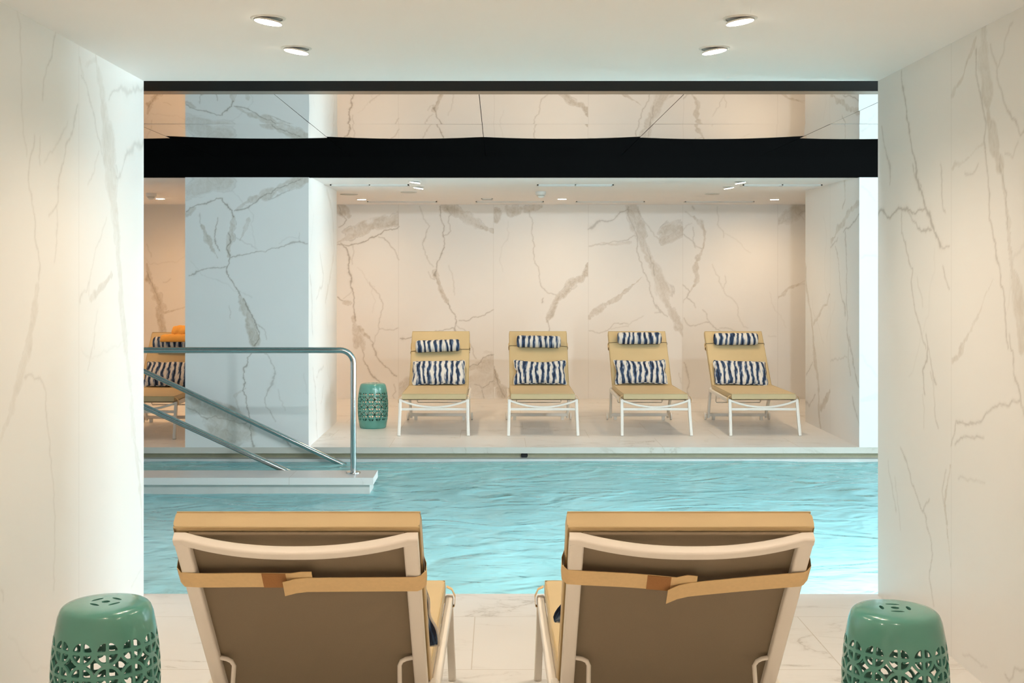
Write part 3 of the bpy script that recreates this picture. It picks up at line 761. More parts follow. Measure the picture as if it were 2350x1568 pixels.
# stone divider beside the steps, steps under water
LX1, LY0, LY1 = -0.925, 8.91, 9.255
led = empty('pool_divider', (0, 0, 0))
tag(led, 'low white marble divider wall standing in the pool under the steel railing', 'pool ledge')
me = MB()
me.box(HX0, LX1, LY0, LY1, -0.053, 0.0)
lo = me.build('coping_slab', M['deck'], led, smooth=0)
MB().box(HX0, LX1-0.03, LY0+0.03, LY1-0.03, -1.3, -0.053).build('wall_core', M['tile_grey'], led, smooth=0)
st = MB()
for k in range(6):
    st.box(HX0, -3.3+0.33*k, LY1-0.03, YF, -1.3, -0.12-0.17*k-0.05)
tag(st.build('pool_steps', M['basin'], smooth=0), kind='structure')

# railing over the divider
rail = empty('guard_railing', (-1.0986, 9.127, 0))
tag(rail, 'horizontal polished steel guard railing bending down to one post on the marble divider', 'railing')
zr = 0.936; R = 0.10
path = [(-4.1, 0, zr), (-2.0, 0, zr), (-R-0.02, 0, zr)]
for k in range(9):
    a = PI/2*k/8
    path.append((-R + R*math.sin(a), 0, zr - R + R*math.cos(a)))
path += [(0, 0, 0.5), (0, 0, 0.004)]
MB().tube(path, 0.0228, 20, up=(0, 1, 0)).build('rail_tube', M['steel'], rail, 60)
MB().lathe([(0.024, 0.012), (0.052, 0.010), (0.055, 0.006), (0.055, 0.0)], 28).build('base_flange', M['steel'], rail, 40)
def stair_rail(pa, pb, y, label):
    s = F/y
    a = Vector(((pa[0]-CX)/s, 0, H-(pa[1]-CY)/s)); b = Vector(((pb[0]-CX)/s, 0, H-(pb[1]-CY)/s))
    d = (b-a).normalized()
    e = empty('stair_handrail', (b.x, y, 0)); tag(e, label, 'handrail')
    a2 = a - d*1.1; b2 = b + d*0.10
    path = [a2 + Vector((-0.12, 0, -a2.z-0.4)), a2 + Vector((-0.12, 0, -0.14)), a2 + Vector((-0.09, 0, -0.04)), a2, a, b, b2, b2 + Vector((0.06, 0, -0.06)), b2 + Vector((0.09, 0, -0.15)), b2+Vector((0.09, 0, -0.42))]
    path = [(p.x-b.x, 0, p.z) for p in path]
    MB().tube(path, 0.0225, 18, up=(0, 1, 0)).build('rail_tube', M['steel'], e, 60)
stair_rail((337, 855), (775, 1061), 10.40, 'upper sloping steel handrail entering the water by the far pool edge')
stair_rail((337, 936), (655, 1081), 9.31, 'lower sloping steel handrail disappearing behind the marble divider')

# ------------------------------------------------------------------ mirror ceiling over the pool
seams = [-3.66, -2.47, -1.28, -0.106, 1.067, 2.28, 3.47]
rows = [(6.70, 8.21), (8.21, YF-0.01)]
ci = 0
for r, (y0, y1) in enumerate(rows):
    for c in range(len(seams)-1):
        x0, x1 = seams[c]+0.002, seams[c+1]-0.002
        nx, ny = 15, 15
        vsl = []; fs = []
        bow = -(0.0045 if r else 0.0025)*random.uniform(0.8, 1.25); tw = random.uniform(-0.0012, 0.0012)
        for i in range(nx+1):
            for j in range(ny+1):
                u = -1+2*i/nx; v = -1+2*j/ny
                z = bow*(1-u*u)*(1-v*v) + tw*u*v
                vsl.append((x0+(x1-x0)*i/nx, y0+0.002+(y1-y0-0.004)*j/ny, ZM+z))
        q = len(vsl)
        vsl += [(x, y, z+0.006) for x, y, z in vsl]
        I = lambda i, j: i*(ny+1)+j
        for i in range(nx):
            for j in range(ny):
                fs.append((I(i, j), I(i, j+1), I(i+1, j+1), I(i+1, j)))
                fs.append((q+I(i, j), q+I(i+1, j), q+I(i+1, j+1), q+I(i, j+1)))
        for j in range(ny):
            fs.append((I(0, j), q+I(0, j), q+I(0, j+1), I(0, j+1))); fs.append((I(nx, j), I(nx, j+1), q+I(nx, j+1), q+I(nx, j)))
        for i in range(nx):
            fs.append((I(i, 0), I(i+1, 0), q+I(i+1, 0), q+I(i, 0))); fs.append((I(i, ny), q+I(i, ny), q+I(i+1, ny), I(i+1, ny)))
        m = MB().add(vsl, fs)
        o = m.build('ceiling_mirror_panel', M['mirror'], smooth=35)
        where = ['in the row by the near black band', 'in the row against the far black beam'][r]
        pos = ['leftmost, above the gap with towels', 'above the wide marble pillar', 'third from left', 'at the middle', 'second from the right', 'rightmost, by the bright right wall'][c]
        tag(o, 'ceiling mirror panel over the pool %s, %s' % (where, pos), 'mirror', 'mirrored ceiling panels over the pool')
tag(MB().box(HX0, seams[0]-0.003, rows[0][0], YF-0.012, ZM, ZM+0.006).box(seams[-1]+0.003, HX1, rows[0][0], YF-0.012, ZM, ZM+0.006)
    .build('ceiling_mirror', M['mirror'], smooth=0), kind='structure')
# backing above the mirror, black soffit and fascia
tag(MB().box(HX0, HX1, YN, YF+0.06, ZM+0.02, ZM+0.05).build('ceiling_backing', M['black'], smooth=0), kind='structure')
tag(MB().box(HX0, HX1, YN, 6.655, ZM-0.014, ZM-0.002).build('trim_1', M['black'], smooth=0), kind='structure')
tag(MB().box(HX0, HX1, 6.655, 6.80, ZM-0.010, ZM-0.002).build('trim_2', M['bronze'], smooth=0), kind='structure')
tag(MB().box(HX0, HX1, YF-0.012, YF+0.06, 2.366, ZM+0.02).build('trim_3', M['black'], smooth=0), kind='structure')

# ------------------------------------------------------------------ sun loungers
W2 = 0.306            # half width of the mattress
HN = 0.98             # hinge distance from the foot end
ANG = math.radians(50)
D = Vector((0, math.cos(ANG), math.sin(ANG))); NN = Vector((0, -math.sin(ANG), math.cos(ANG)))
HP = Vector((0, HN, 0.335))
def bp(x, t, o):      # point on the backrest: t along it, o out of it towards the sitter
    v = HP + D*t + NN*o
    return Vector((x, v.y, v.z))

def mattress_mesh(seed, loose=0.0015):
    thick = 0.052; prof = rrect(2*W2, thick, 0.014, 4)
    path = []; side = []
    n = 26
    for i in range(n+1):
        path.append((Vector((0, -0.005 + (HN-0.045)*i/n, 0.336+thick/2)), Vector((0, 0, 1))))
    for k in range(1, 6):
        a = ANG*k/6
        c = Vector((0, HN-0.05, 0.336+thick/2+0.075))
        path.append((c + Vector((0, math.sin(a), -math.cos(a)))*0.075, Vector((0, -math.sin(a), math.cos(a)))))
    b0 = HP + NN*(thick/2+0.002)
    for i in range(n+1):
        path.append((b0 + D*(0.045 + 0.667*i/n), NN))
    rs = random.Random(seed)
    ph = [rs.uniform(0, 6.28) for _ in range(6)]
    vs = []; K = len(prof); m = len(path)
    for i, (p, nn) in enumerate(path):
        e = min(i, m-1-i)
        sh = {0: 0.93, 1: 1.0}.get(e, 1.0); inset = {0: 0.003}.get(e, 0.0)
        t = i/m
        for a, b in prof:
            w = loose*(math.sin(9*t+ph[0]+a*7)+0.7*math.sin(23*t+ph[1]+a*15)+0.5*math.sin(a*31+ph[2]+t*11))
            aa = a*(1-inset/W2) + (0.5*w if abs(a) > W2-0.02 else 0)
            v = p + Vector((aa, 0, 0)) + nn*(b*sh + (w if b > 0 else 0.3*w))
            vs.append(v)
    fs = []
    for i in range(m-1):
        for q in range(K):
            r = (q+1) % K
            fs.append((i*K+q, i*K+r, (i+1)*K+r, (i+1)*K+q))
    # ends: two rings inward so that they stay round
    fs.append(tuple(reversed(range(K)))); fs.append(tuple((m-1)*K+q for q in range(K)))
    return MB().add(vs, fs), path

def lounger(straps=None, seed=1):
    root = empty('sun_lounger')
    mb, path = mattress_mesh(seed, 0.0015 if straps is None else 0.0030)
    mt = mb.build('mattress', M['vinyl'], root, 50)
    # piping round the two ends and along the edges
    pp = MB()
    pin = path[0:1] + path[1:-1] + path[-1:]
    for sgn, off in ((1, 0.0232), (-1, -0.0232)):
        loop = [p + nn*off + Vector((W2-0.004, 0, 0)) for p, nn in pin]
        back = [p + nn*off - Vector((W2-0.004, 0, 0)) for p, nn in reversed(pin)]
        pp.tube(loop + back, 0.0024, 6, closed=True)
    pp.build('piping', M['piping'], mt, 60)
    # slings
    sl = MB()
    sl.box(-0.295, 0.295, 0.03, HN, 0.326, 0.331)
    sl.build('seat_sling', M['sling'], root, 0)
    bs = MB(); v = []
    nt_ = 12
    for o_ in (-0.001, -0.005):
        for i in range(nt_+1):
            for x in (-0.275, 0.275):
                v.append(bp(x, 0.02+0.675*i/nt_, o_))
    q = 2*(nt_+1); fs = []
    for i in range(nt_):
        a = 2*i
        fs += [(a, a+1, a+3, a+2), (q+a, q+a+2, q+a+3, q+a+1), (a, a+2, q+a+2, q+a), (a+1, q+a+1, q+a+3, a+3)]
    fs += [(0, q, q+1, 1), (q-2, q-1, 2*q-1, 2*q-2)]
    bs.add(v, fs).build('backrest_sling', M['sling'], root, 0)
    # backrest frame: two posts and a bowed top bar
    bf = MB()
    for s in (-1, 1):
        bf.bar([bp(s*0.281, t, -0.015) for t in (-0.02, 0.2, 0.45, 0.60, 0.690)], 0.037, 0.026, up=NN, r=0.006)
    bow = []
    for k in range(25):
        u = -1+2*k/24
        bow.append(bp(0.299*u, 0.6915, -0.0150 - 0.042*max(0.0, 1-(abs(u)/0.92)**2.2)))
    bf.bar(bow, 0.027, 0.0262, up=NN, r=0.006)
    MB().bar([bp(-0.265, 0.69, -0.004), bp(0.265, 0.69, -0.004)], 0.022, 0.010, up=NN, r=0.003).build('sling_sleeve', M['sling'], root, 40)
    bf.build('backrest_frame', M['frame'], root, 40)
    # base frame
    for s in (-1, 1):
        rl = MB()
        pts = [(s*0.318, 0.0, 0.318), (s*0.318, 0.4, 0.322), (s*0.318, 0.8, 0.327), (s*0.318, HN+0.02, 0.33)]
        rl.bar(pts, 0.026, 0.036, r=0.006)
        rl.build('side_rail', M['frame'], root, 40)
        lg = MB()
        lg.bar([(s*0.318, 0.012, 0.33), (s*0.320, -0.02, 0.2), (s*0.326, -0.075, 0.0)], 0.028, 0.030, up=(0, 1, 0), r=0.005)
        lg.build('leg', M['frame'], root, 40)
        lg = MB()
        arc = [(s*0.310, HN-0.01, 0.337), (s*0.310, HN+0.025, 0.335), (s*0.310, HN+0.055, 0.318), (s*0.310, HN+0.075, 0.28), (s*0.305, HN+0.15, 0.16), (s*0.30, HN+0.225, 0.028)]
        lg.bar(arc, 0.026, 0.042, fixed=(1, 0, 0), r=0.006)
        lg.build('leg', M['frame'], root, 40)
        wh = MB().lathe([(0.006, -0.011), (0.034, -0.011), (0.0395, -0.007), (0.0395, 0.007), (0.034, 0.011), (0.012, 0.011), (0.010, 0.015), (0.004, 0.015)], 26, (0, 0, 0), 'x')
        w = wh.build('wheel', M['frame'], root, 40); w.location = (s*0.334, HN+0.22, 0.0395)
        stp = MB()
        stp.bar([(s*(W2+0.002), 0.02, 0.372), (s*(W2+0.022), 0.02, 0.362), (s*(W2+0.034), 0.02, 0.335), (s*(W2+0.031), 0.02, 0.302), (s*(W2+0.01), 0.02, 0.296)], 0.03, 0.002, up=(0, 1, 0), r=0.0008, fixed=(0, 1, 0))
        stp.build('corner_strap', M['strap'], mt, 60)
    fb = MB()
    fb.bar([(0.312*u, 0.004, 0.262 + 0.062*abs(u)**2.0) for u in [-1+2*k/24 for k in range(25)]], 0.022, 0.020, r=0.005)
    fb.build('front_bow', M['frame'], root, 40)
    MB().bar([(-0.312, 0.0, 0.243), (0.312, 0.0, 0.243)], 0.02, 0.024, r=0.004).build('front_crossbar', M['frame'], root, 40)
    MB().bar([(-0.30, HN+0.20, 0.055), (0.30, HN+0.20, 0.055)], 0.028, 0.034, r=0.005).build('rear_crossbar', M['frame'], root, 40)
    for s in (-1, 1):
        ft = MB().box(s*0.25-0.016, s*0.25+0.016, HN+0.185, HN+0.215, 0.0, 0.0385).build('foot_bracket', M['frame'], root, 0)
    # adjustable prop rod
    px = 0.262; a = bp(px, 0.175, -0.016); pr = []
    for s in (-1, 1):
        seq = [bp(s*px, 0.175, -0.016), bp(s*(px-0.018), 0.175, -0.020), bp(s*(px-0.030), 0.170, -0.024), bp(s*(px-0.036), 0.155, -0.028)]
        e0 = seq[-1]
        seq += [Vector((s*(px-0.033), e0.y+0.02, e0.z-0.10)), Vector((s*(px-0.030), e0.y+0.035, 0.20)), Vector((s*(px-0.036), e0.y+0.037, 0.187))]
        pr.append(seq)
    MB().tube(pr[0] + pr[1][::-1], 0.0062, 10, up=(0, 1, 0.2)).build('prop_rod', M['frame'], root, 60)
    # mattress strap across the back
    if straps is None:
        straps = (0.545, 0.545, 0.545, 0.545, 0.0)
    tl, tm, tm2, tr, flap = straps
    SW = 0.058; oo = -0.031
    def ribbon(pts, wid, name, mat, flare=None):
        v = []; n = len(pts)
        for i, (x, t, o) in enumerate(pts):
            x = -x
            for dw, do in ((-wid/2, 0), (wid/2, 0), (wid/2, 0.0018), (-wid/2, 0.0018)):
                v.append(bp(x, t+dw, o+do))
        f = []
        for i in range(n-1):
            for q in range(4):
                r = (q+1) % 4
                f.append((4*i+q, 4*i+r, 4*(i+1)+r, 4*(i+1)+q))
        f += [(3, 2, 1, 0), tuple(4*(n-1)+q for q in range(4))]
        return MB().add(v, f).build(name, mat, mt, 50)
    edge = [(-0.306, tl+0.01, 0.026), (-0.3135, tl+0.006, 0.006), (-0.3125, tl+0.002, -0.016), (-0.300, tl, -0.029)]
    edr = [(0.300, tr, -0.029), (0.3125, tr+0.002, -0.016), (0.3135, tr+0.006, 0.006), (0.306, tr+0.01, 0.026)]
    L = edge[:]
    for k in range(1, 13):
        u = k/12; x = -0.29 + 0.318*u
        L.append((x, tl+(tm-tl)*u**1.4 + (0.010*flap if u > 0.9 else 0), oo-0.0005*math.sin(u*9)))
    ribbon(L, SW, 'strap', M['strap'])
    Rb = []
    for k in range(13):
        u = k/12; x = -0.045 + 0.335*u
        Rb.append((x, tm2+(tr-tm2)*u**0.8, oo-0.0026 - 0.012*max(0, 0.12-u)/0.12))
    ribbon(Rb + edr, SW, 'strap', M['strap'])
    ribbon([(-0.098+0.06*k/4, tl+(tm-tl)*((0.192+0.06*k/4)/0.318)**1.4, oo-0.0014) for k in range(5)], SW*0.97, 'velcro_patch', M['velcro'])
    return root

# ------------------------------------------------------------------ pillows and bolsters
def pillow(w, h, t, seed, ear=0.018, pinch=0.05, dent=0.0):
    rs = random.Random(seed); nx, ny = 32, 18
    ph = [rs.uniform(0, 6.28) for _ in range(8)]
    def pt(i, j, s):
        u = -1+2*i/nx; v = -1+2*j/ny
        x = w/2*u*(1 - pinch*(1-v*v)*abs(u)**3); y = h/2*v*(1 - pinch*1.4*(1-u*u)*abs(v)**3)
        x += ear*0.6*u*abs(u)**5*abs(v)**5; y += ear*v*abs(u)**7*abs(v)**5
        cr_ = 1 - 0.05*abs(u)**9*abs(v)**9; x *= cr_; y *= cr_
        x += 0.0035*math.sin(7*v+ph[0])*abs(u)**4; y += 0.0035*math.sin(8*u+ph[1])*abs(v)**4
        if dent and v > 0: y -= dent*math.exp(-((u-0.05)/0.35)**2)*abs(v)**2
        if dent: x += dent*0.9*math.exp(-((v-0.1)/0.25)**2)*(abs(u)**4 if u < 0 else -0.4*abs(u)**4)
        th = max(0.0, (1-u**2)*(1-v**2))**0.42
        cr = 0.10*math.sin(5*u+ph[2])*math.sin(4*v+ph[3]) + 0.06*math.sin(13*u+ph[4]+3*v)*(1-abs(v)*0.3)
        # corner creases
        cr += 0.12*math.sin(18*(abs(u)-abs(v))+ph[5])*(abs(u*v))**2
        z = s*t/2*th*(1+cr)
        return (x, y, z)
    vs = []; idx = {}
    for s in (1, -1):
        for i in range(nx+1):
            for j in range(ny+1):
                bd = i in (0, nx) or j in (0, ny)
                if s == -1 and bd: idx[(s, i, j)] = idx[(1, i, j)]; continue
                idx[(s, i, j)] = len(vs); vs.append(pt(i, j, s))
    fs = []
    for i in range(nx):
        for j in range(ny):
            a = [(i, j), (i+1, j), (i+1, j+1), (i, j+1)]
            fs.append(tuple(idx[(1, *k)] for k in a)); fs.append(tuple(idx[(-1, *k)] for k in reversed(a)))
    o = MB().add(vs, fs).build('striped_pillow', M['stripe'], None, 80)
    loop = [vs[idx[(1, i, 0)]] for i in range(nx)] + [vs[idx[(1, nx, j)]] for j in range(ny)] + [vs[idx[(1, i, ny)]] for i in range(nx, 0, -1)] + [vs[idx[(1, 0, j)]] for j in range(ny, 0, -1)]
    MB().tube(loop, 0.0042, 7, closed=True).build('piping', M['stripe'], o, 60)
    return o

def bolster(seed, L=0.455, r=0.062, cx=0.0):
    rs = random.Random(seed); ph = rs.uniform(0, 6)
    prof = [(0.002, -L/2-0.004), (0.03, -L/2-0.003), (0.052, -L/2+0.002), (r, -L/2+0.016)]
    for k in range(1, 16):
        z = -L/2+0.016+(L-0.032)*k/16
        prof.append((r*(1+0.02*math.sin(z*40+ph)), z))
    prof += [(a, -z) for a, z in prof[3::-1]]
    mb = MB().lathe(prof, 30, (0, 0, 0), 'x')
    # slightly flattened against the backrest
    mb.v = [(x, y*1.04, z*0.94) for x, y, z in mb.v]
    o = mb.build('bolster_cushion', M['stripe'], None, 60)
    zb = -0.0575
    for g in (-1, 1):
        MB().bar([(g*(L/2-0.03), -0.010, zb+0.03), (g*(L/2+0.01), -0.016, zb+0.006), (g*(W2+0.001)-cx, -0.018, zb+0.003), (g*(W2+0.005)-cx, -0.020, zb-0.02), (g*(W2+0.004)-cx, -0.02, zb-0.05), (g*(W2-0.012)-cx, -0.02, zb-0.086)], 0.006, 0.003, up=(0, 0, 1), r=0.001).build('elastic_strap', M['elastic'], o, 60)
    return o

def on_lounger(o, lx, ly, rz, x, t, off, tilt=0.0, roll=0.0):
    """seat an object on a lounger's backrest frame"""
    p = bp(x, t, off)
    c, s = math.cos(rz), math.sin(rz)
    o.rotation_mode = 'XYZ'
    mat = Matrix.Translation((lx, ly, 0)) @ Matrix.Rotation(rz, 4, 'Z') @ Matrix.Translation(p) @ Matrix.Rotation(ANG+tilt, 4, 'X') @ Matrix.Rotation(roll, 4, 'Z')
    o.matrix_world = mat

far = [(-0.602, 11.32, 0.0), (0.427, 11.32, 0.0), (1.492, 11.32, 0.012), (2.512, 11.32, 0.010)]
which = ['beside the green stool, leftmost of the row of four', 'second from the left in the row of four', 'third from the left in the row of four', 'rightmost of the row, by the niche side wall']
lab = ['sand coloured lounger with cream frame beside the far green stool', 'sand coloured lounger with cream frame, second from the far green stool',
       'sand coloured lounger with cream frame, third from the far green stool', 'sand coloured lounger with cream frame nearest the right niche wall']
proto = lounger(None, 5)
for i, (x, y, rz) in enumerate(far):
    o = proto if i == 0 else copy_tree(proto)
    o.location = (x, y, 0); o.rotation_euler = (0, 0, rz)
    tag(o, lab[i], 'lounger', 'loungers along the far deck')
hid = copy_tree(proto); hid.location = (-3.30, 11.10, 0); hid.rotation_euler = (0, 0, 0)
tag(hid, 'sand coloured lounger with orange towels, half hidden left of the marble pillar', 'lounger', 'loungers along the far deck')

pset = [(-0.002, 0.150, 0.006, 0.02, 0.0), (0.006, 0.152, 0.014, -0.005, 0.022), (-0.012, 0.158, 0.012, 0.0, 0.016), (-0.012, 0.148, 0.004, -0.035, 0.0)]
bset = [(-0.025, 0.475, 0.045), (0.004, 0.53, -0.02), (0.012, 0.575, 0.0), (0.0, 0.565, 0.0)]
pl = ['flat striped lumbar pillow on the lounger beside the far green stool', 'striped lumbar pillow with puckered edges on the second far lounger from the green stool',
      'striped lumbar pillow with dented side on the third far lounger from the green stool', 'striped lumbar pillow leaning on the lounger nearest the right niche wall']
bl = ['striped blue roll cushion, slightly crooked, on the lounger beside the far green stool', 'striped blue roll cushion on the second far lounger from the green stool',
      'striped blue roll cushion on the third far lounger from the green stool', 'striped blue roll cushion on the lounger nearest the right niche wall']
for i, (x, y, rz) in enumerate(far):
    px, t, ear, roll, dent = pset[i]
    p = pillow(0.54, 0.285, 0.115, 40+i, ear, 0.055 if dent else 0.03, dent)
    on_lounger(p, x, y, rz, px, t-0.018, 0.054+0.062, 0.05, roll)
    tag(p, pl[i], 'pillow', 'striped pillows on the far loungers')
    bx, bt, br = bset[i]
    b = bolster(60+i, cx=bx)
    on_lounger(b, x, y, rz, bx, bt, 0.054+0.059, 0, br)
    tag(b, bl[i], 'cushion', 'striped roll cushions on the far loungers')
p = pillow(0.55, 0.285, 0.12, 48, 0.012, 0.03); on_lounger(p, -3.30, 11.10, 0, 0.02, 0.135, 0.116, 0.05, 0.0)
tag(p, 'dark striped lumbar pillow on the lounger left of the marble pillar, below orange towels', 'pillow', 'striped pillows on the far loungers')
b = bolster(69, 0.46); on_lounger(b, -3.30, 11.10, 0, -0.01, 0.53, 0.113, 0, 0)
tag(b, 'striped roll cushion mostly covered by orange towels, left of the marble pillar', 'cushion', 'striped roll cushions on the far loungers')

# two orange towels heaped on that lounger
def towel_fold(w, layers, rad, span, thick, seed):
    """folded cloth bent over a rounded support: arch in the (y,z) plane of the backrest frame"""
    rs = random.Random(seed); mb = MB(); nx = 22; na = 22
    vs = []; fs = []
    for s in (0, 1):
        for i in range(nx+1):
            u = -1+2*i/nx
            for k in range(na+1):
                a = span[0] + (span[1]-span[0])*k/na
                e = 1-abs(u)**8*0.35
                ek = 1 - 0.5*abs(2*k/na-1)**8
                r = rad + (thick*e*ek if s else 0) + 0.0022*math.sin(19*u+3*a+seed)+0.0016*math.sin(9*a+17*u)
                vs.append((w/2*u, r*math.cos(a), r*math.sin(a)*0.95))
    n1 = (nx+1)*(na+1); I = lambda s, i, k: s*n1+i*(na+1)+k
    for i in range(nx):
        for k in range(na):
            fs.append((I(1, i, k), I(1, i+1, k), I(1, i+1, k+1), I(1, i, k+1)))
            fs.append((I(0, i, k), I(0, i, k+1), I(0, i+1, k+1), I(0, i+1, k)))
    for i in range(nx):
        for k in (0, na): fs.append((I(0, i, k), I(0, i+1, k), I(1, i+1, k), I(1, i, k)))
    for k in range(na):
        for i in (0, nx): fs.append((I(0, i, k), I(0, i, k+1), I(1, i, k+1), I(1, i, k)))
    mb.add(vs, fs)
    return mb
tw = towel_fold(0.40, 1, 0.068, (-0.9, 2.05), 0.022, 3).build('orange_towel', M['towel'], None, 80)
on_lounger(tw, -3.30, 11.10, 0, 0.045, 0.53, 0.113, 0, 0)
tag(tw, 'orange towel draped over the roll cushion left of the marble pillar', 'towel', 'orange towels')
rl = MB(); nseg = 40
prof = []
vs = []; nx = 24
for i in range(nx+1):
    u = -1+2*i/nx
    for q in range(nseg):
        a = 2*PI*q/nseg
        e = (1-abs(u)**6*0.25)
        r = 1+0.05*math.sin(11*u+2*a)+0.04*math.sin(23*u+5*a)
        vs.append((0.165*u, 0.085*math.copysign(abs(math.cos(a))**0.8, math.cos(a))*e*r, 0.052*math.copysign(abs(math.sin(a))**0.8, math.sin(a))*e*r + 0.008*math.sin(3*u)))
fs = []
for i in range(nx):
    for q in range(nseg):
        r2 = (q+1) % nseg
        fs.append((i*nseg+q, i*nseg+r2, (i+1)*nseg+r2, (i+1)*nseg+q))
fs += [tuple(reversed(range(nseg))), tuple(nx*nseg+q for q in range(nseg))]
tw2 = MB().add(vs, fs).build('orange_towel', M['towel'], None, 80)
on_lounger(tw2, -3.30, 11.10, 0, 0.095, 0.685, 0.105, -0.35, 0.0)
tag(tw2, 'bunched orange towel heaped on top of the draped one, left of the marble pillar', 'towel', 'orange towels')

# near loungers, seen from behind
n1 = lounger((0.545, 0.545, 0.528, 0.532, 0.6), 11)
n1.location = (-0.494, 4.375, 0); n1.rotation_euler = (0, 0, PI)
tag(n1, 'tan lounger seen from behind in front of the left wall, back strap lying level', 'lounger', 'near loungers seen from behind')
n2 = lounger((0.556, 0.520, 0.495, 0.552, 1.3), 12)
n2.location = (0.475, 4.375, 0); n2.rotation_euler = (0, 0, PI)
tag(n2, 'tan lounger seen from behind in front of the right wall, back strap sagging', 'lounger', 'near loungers seen from behind')
p = pillow(0.54, 0.285, 0.11, 71, 0.016, 0.03); on_lounger(p, -0.494, 4.375, PI, -0.045, 0.16, 0.112, 0.06, -0.13)
tag(p, 'pale blue striped pillow peeking past the near lounger by the left wall', 'pillow')
p = pillow(0.52, 0.285, 0.11, 72, 0.010, 0.03); on_lounger(p, 0.475, 4.375, PI, 0.03, 0.235, 0.112, 0.06, 0.28)
tag(p, 'dark navy pillow corner peeking past the near lounger by the right wall', 'pillow')

# ------------------------------------------------------------------ pierced ceramic garden stools
def stool_mesh():
    NC, NR = 13, 4; a = 0.0755/2; Rr = 0.0312; wst = 0.0046; dd = 0.0236; z0 = 0.074; Ht = 0.455
    top = z0 + NR*2*a
    def rad(z):
        q = (z-0.215)/0.215
        return 0.160 - (0.024 if q > 0 else 0.022)*q*q
    def smooth(poly, it=2):
        for _ in range(it):
            n = len(poly)
            poly = [(0.25*poly[i-1][0]+0.5*poly[i][0]+0.25*poly[(i+1) % n][0], 0.25*poly[i-1][1]+0.5*poly[i][1]+0.25*poly[(i+1) % n][1]) for i in range(n)]
        return poly
    def quad(sx, sy):
        pts = []
        x0 = wst; ym = math.sqrt(Rr*Rr-wst*wst)
        n = 5
        for k in range(n): pts.append((wst + (ym-wst)*k/n, wst))
        a0 = math.atan2(wst, ym); a1 = PI/2-a0
        for k in range(9): pts.append((Rr*math.cos(a0+(a1-a0)*k/8), Rr*math.sin(a0+(a1-a0)*k/8)))
        for k in range(1, n): pts.append((wst, ym-(ym-wst)*k/n))
        pts = smooth(pts, 1)
        return [(x*sx, y*sy) for x, y in pts]
    verts = []; faces = []; key = {}
    def V(x, y, z):
        k = (round(x, 5), round(y, 5), round(z, 5))
        if k not in key: key[k] = len(verts); verts.append((x, y, z))
        return key[k]
    def mapv(i, j, x, y):
        th = (i + 0.5 + x/(2*a))*2*PI/NC; z = z0 + j*2*a + a + y; r = rad(z)
        return V(r*math.cos(th), r*math.sin(th), z)
    holes = [quad(1, 1), quad(-1, 1), quad(-1, -1), quad(1, -1)]
    for j in range(NR):
        outer = []
        def corner(sx, sy, cut):
            if not cut: return [(sx*a, sy*a)]
            pts = []
            for k in range(7):
                u = k/6
                x = a - dd*u; y = a - dd*(1-u)
                b = 0.0026*math.sin(PI*u)*(-1)
                x -= b*0.7; y -= b*0.7
                pts.append((sx*x, sy*y))
            return pts
        c_br = corner(1, -1, j > 0); c_tr = corner(1, 1, j < NR-1); c_tl = corner(-1, 1, j < NR-1); c_bl = corner(-1, -1, j > 0)
        # counterclockwise: bottom edge -> right -> top -> left
        outer += [(-a/2, -a), (0, -a), (a/2, -a)] if j == 0 else [(0, -a)]
        outer += c_br[::-1]
        outer += [(a, 0)]
        outer += c_tr
        outer += [(a/2, a), (0, a), (-a/2, a)] if j == NR-1 else [(0, a)]
        outer += c_tl[::-1]
        outer += [(-a, 0)]
        outer += c_bl
        polys = [outer] + holes
        flat = [p for q in polys for p in q]
        tris = geometry.tessellate_polygon([[Vector((x, y, 0)) for x, y in q] for q in polys])
        work = [tuple(flat[k] for k in t) for t in tris]; fine = []
        while work:
            t = work.pop()
            ls = [math.dist(t[k], t[(k+1) % 3]) for k in range(3)]
            k = max(range(3), key=lambda q: ls[q])
            if ls[k] > 0.0196:
                p, q, r = t[k], t[(k+1) % 3], t[(k+2) % 3]
                m = ((p[0]+q[0])/2, (p[1]+q[1])/2)
                work += [(p, m, r), (m, q, r)]
            else: fine.append(t)
        for i in range(NC):
            for t in fine:
                f = tuple(mapv(i, j, *p) for p in t)
                if len(set(f)) == 3: faces.append(f)
    S = NC*4
    def ring(r, z): return [V(r*math.cos(2*PI*q/S), r*math.sin(2*PI*q/S), z) for q in range(S)]
    def bridge(A, B):
        for q in range(S):
            r2 = (q+1) % S
            faces.append((A[q], A[r2], B[r2], B[q]))
    prev = ring(rad(z0), z0)
    for z, r in [(0.05, None), (0.025, None), (0.008, None), (0.0, 0.132)]:
        nr = ring(rad(z) if r is None else r, z); bridge(nr, prev); prev = nr
    prev = ring(rad(top), top)
    for z, r in [(0.39, None), (0.405, None), (0.418, None), (0.429, 0.1345), (0.438, 0.131), (0.445, 0.125), (0.450, 0.117), (0.453, 0.106), (0.455, 0.092)]:
        nr = ring(rad(z) if r is None else r, z); bridge(prev, nr); prev = nr
    outer = [(0.092*math.cos(2*PI*q/S), 0.092*math.sin(2*PI*q/S)) for q in range(S)]
    hs = [[(0.0125*math.cos(2*PI*q/16), 0.0125*math.sin(2*PI*q/16)) for q in range(16)]]
    for k in range(4):
        b = k*PI/2; h = []
        for q in range(16):
            t = 2*PI*q/16
            x = 0.040 + 0.0065*math.cos(t); y = 0.021*math.sin(t)
            h.append((x*math.cos(b)-y*math.sin(b), x*math.sin(b)+y*math.cos(b)))
        hs.append(h)
    polys = [outer]+hs; flat = [p for q in polys for p in q]
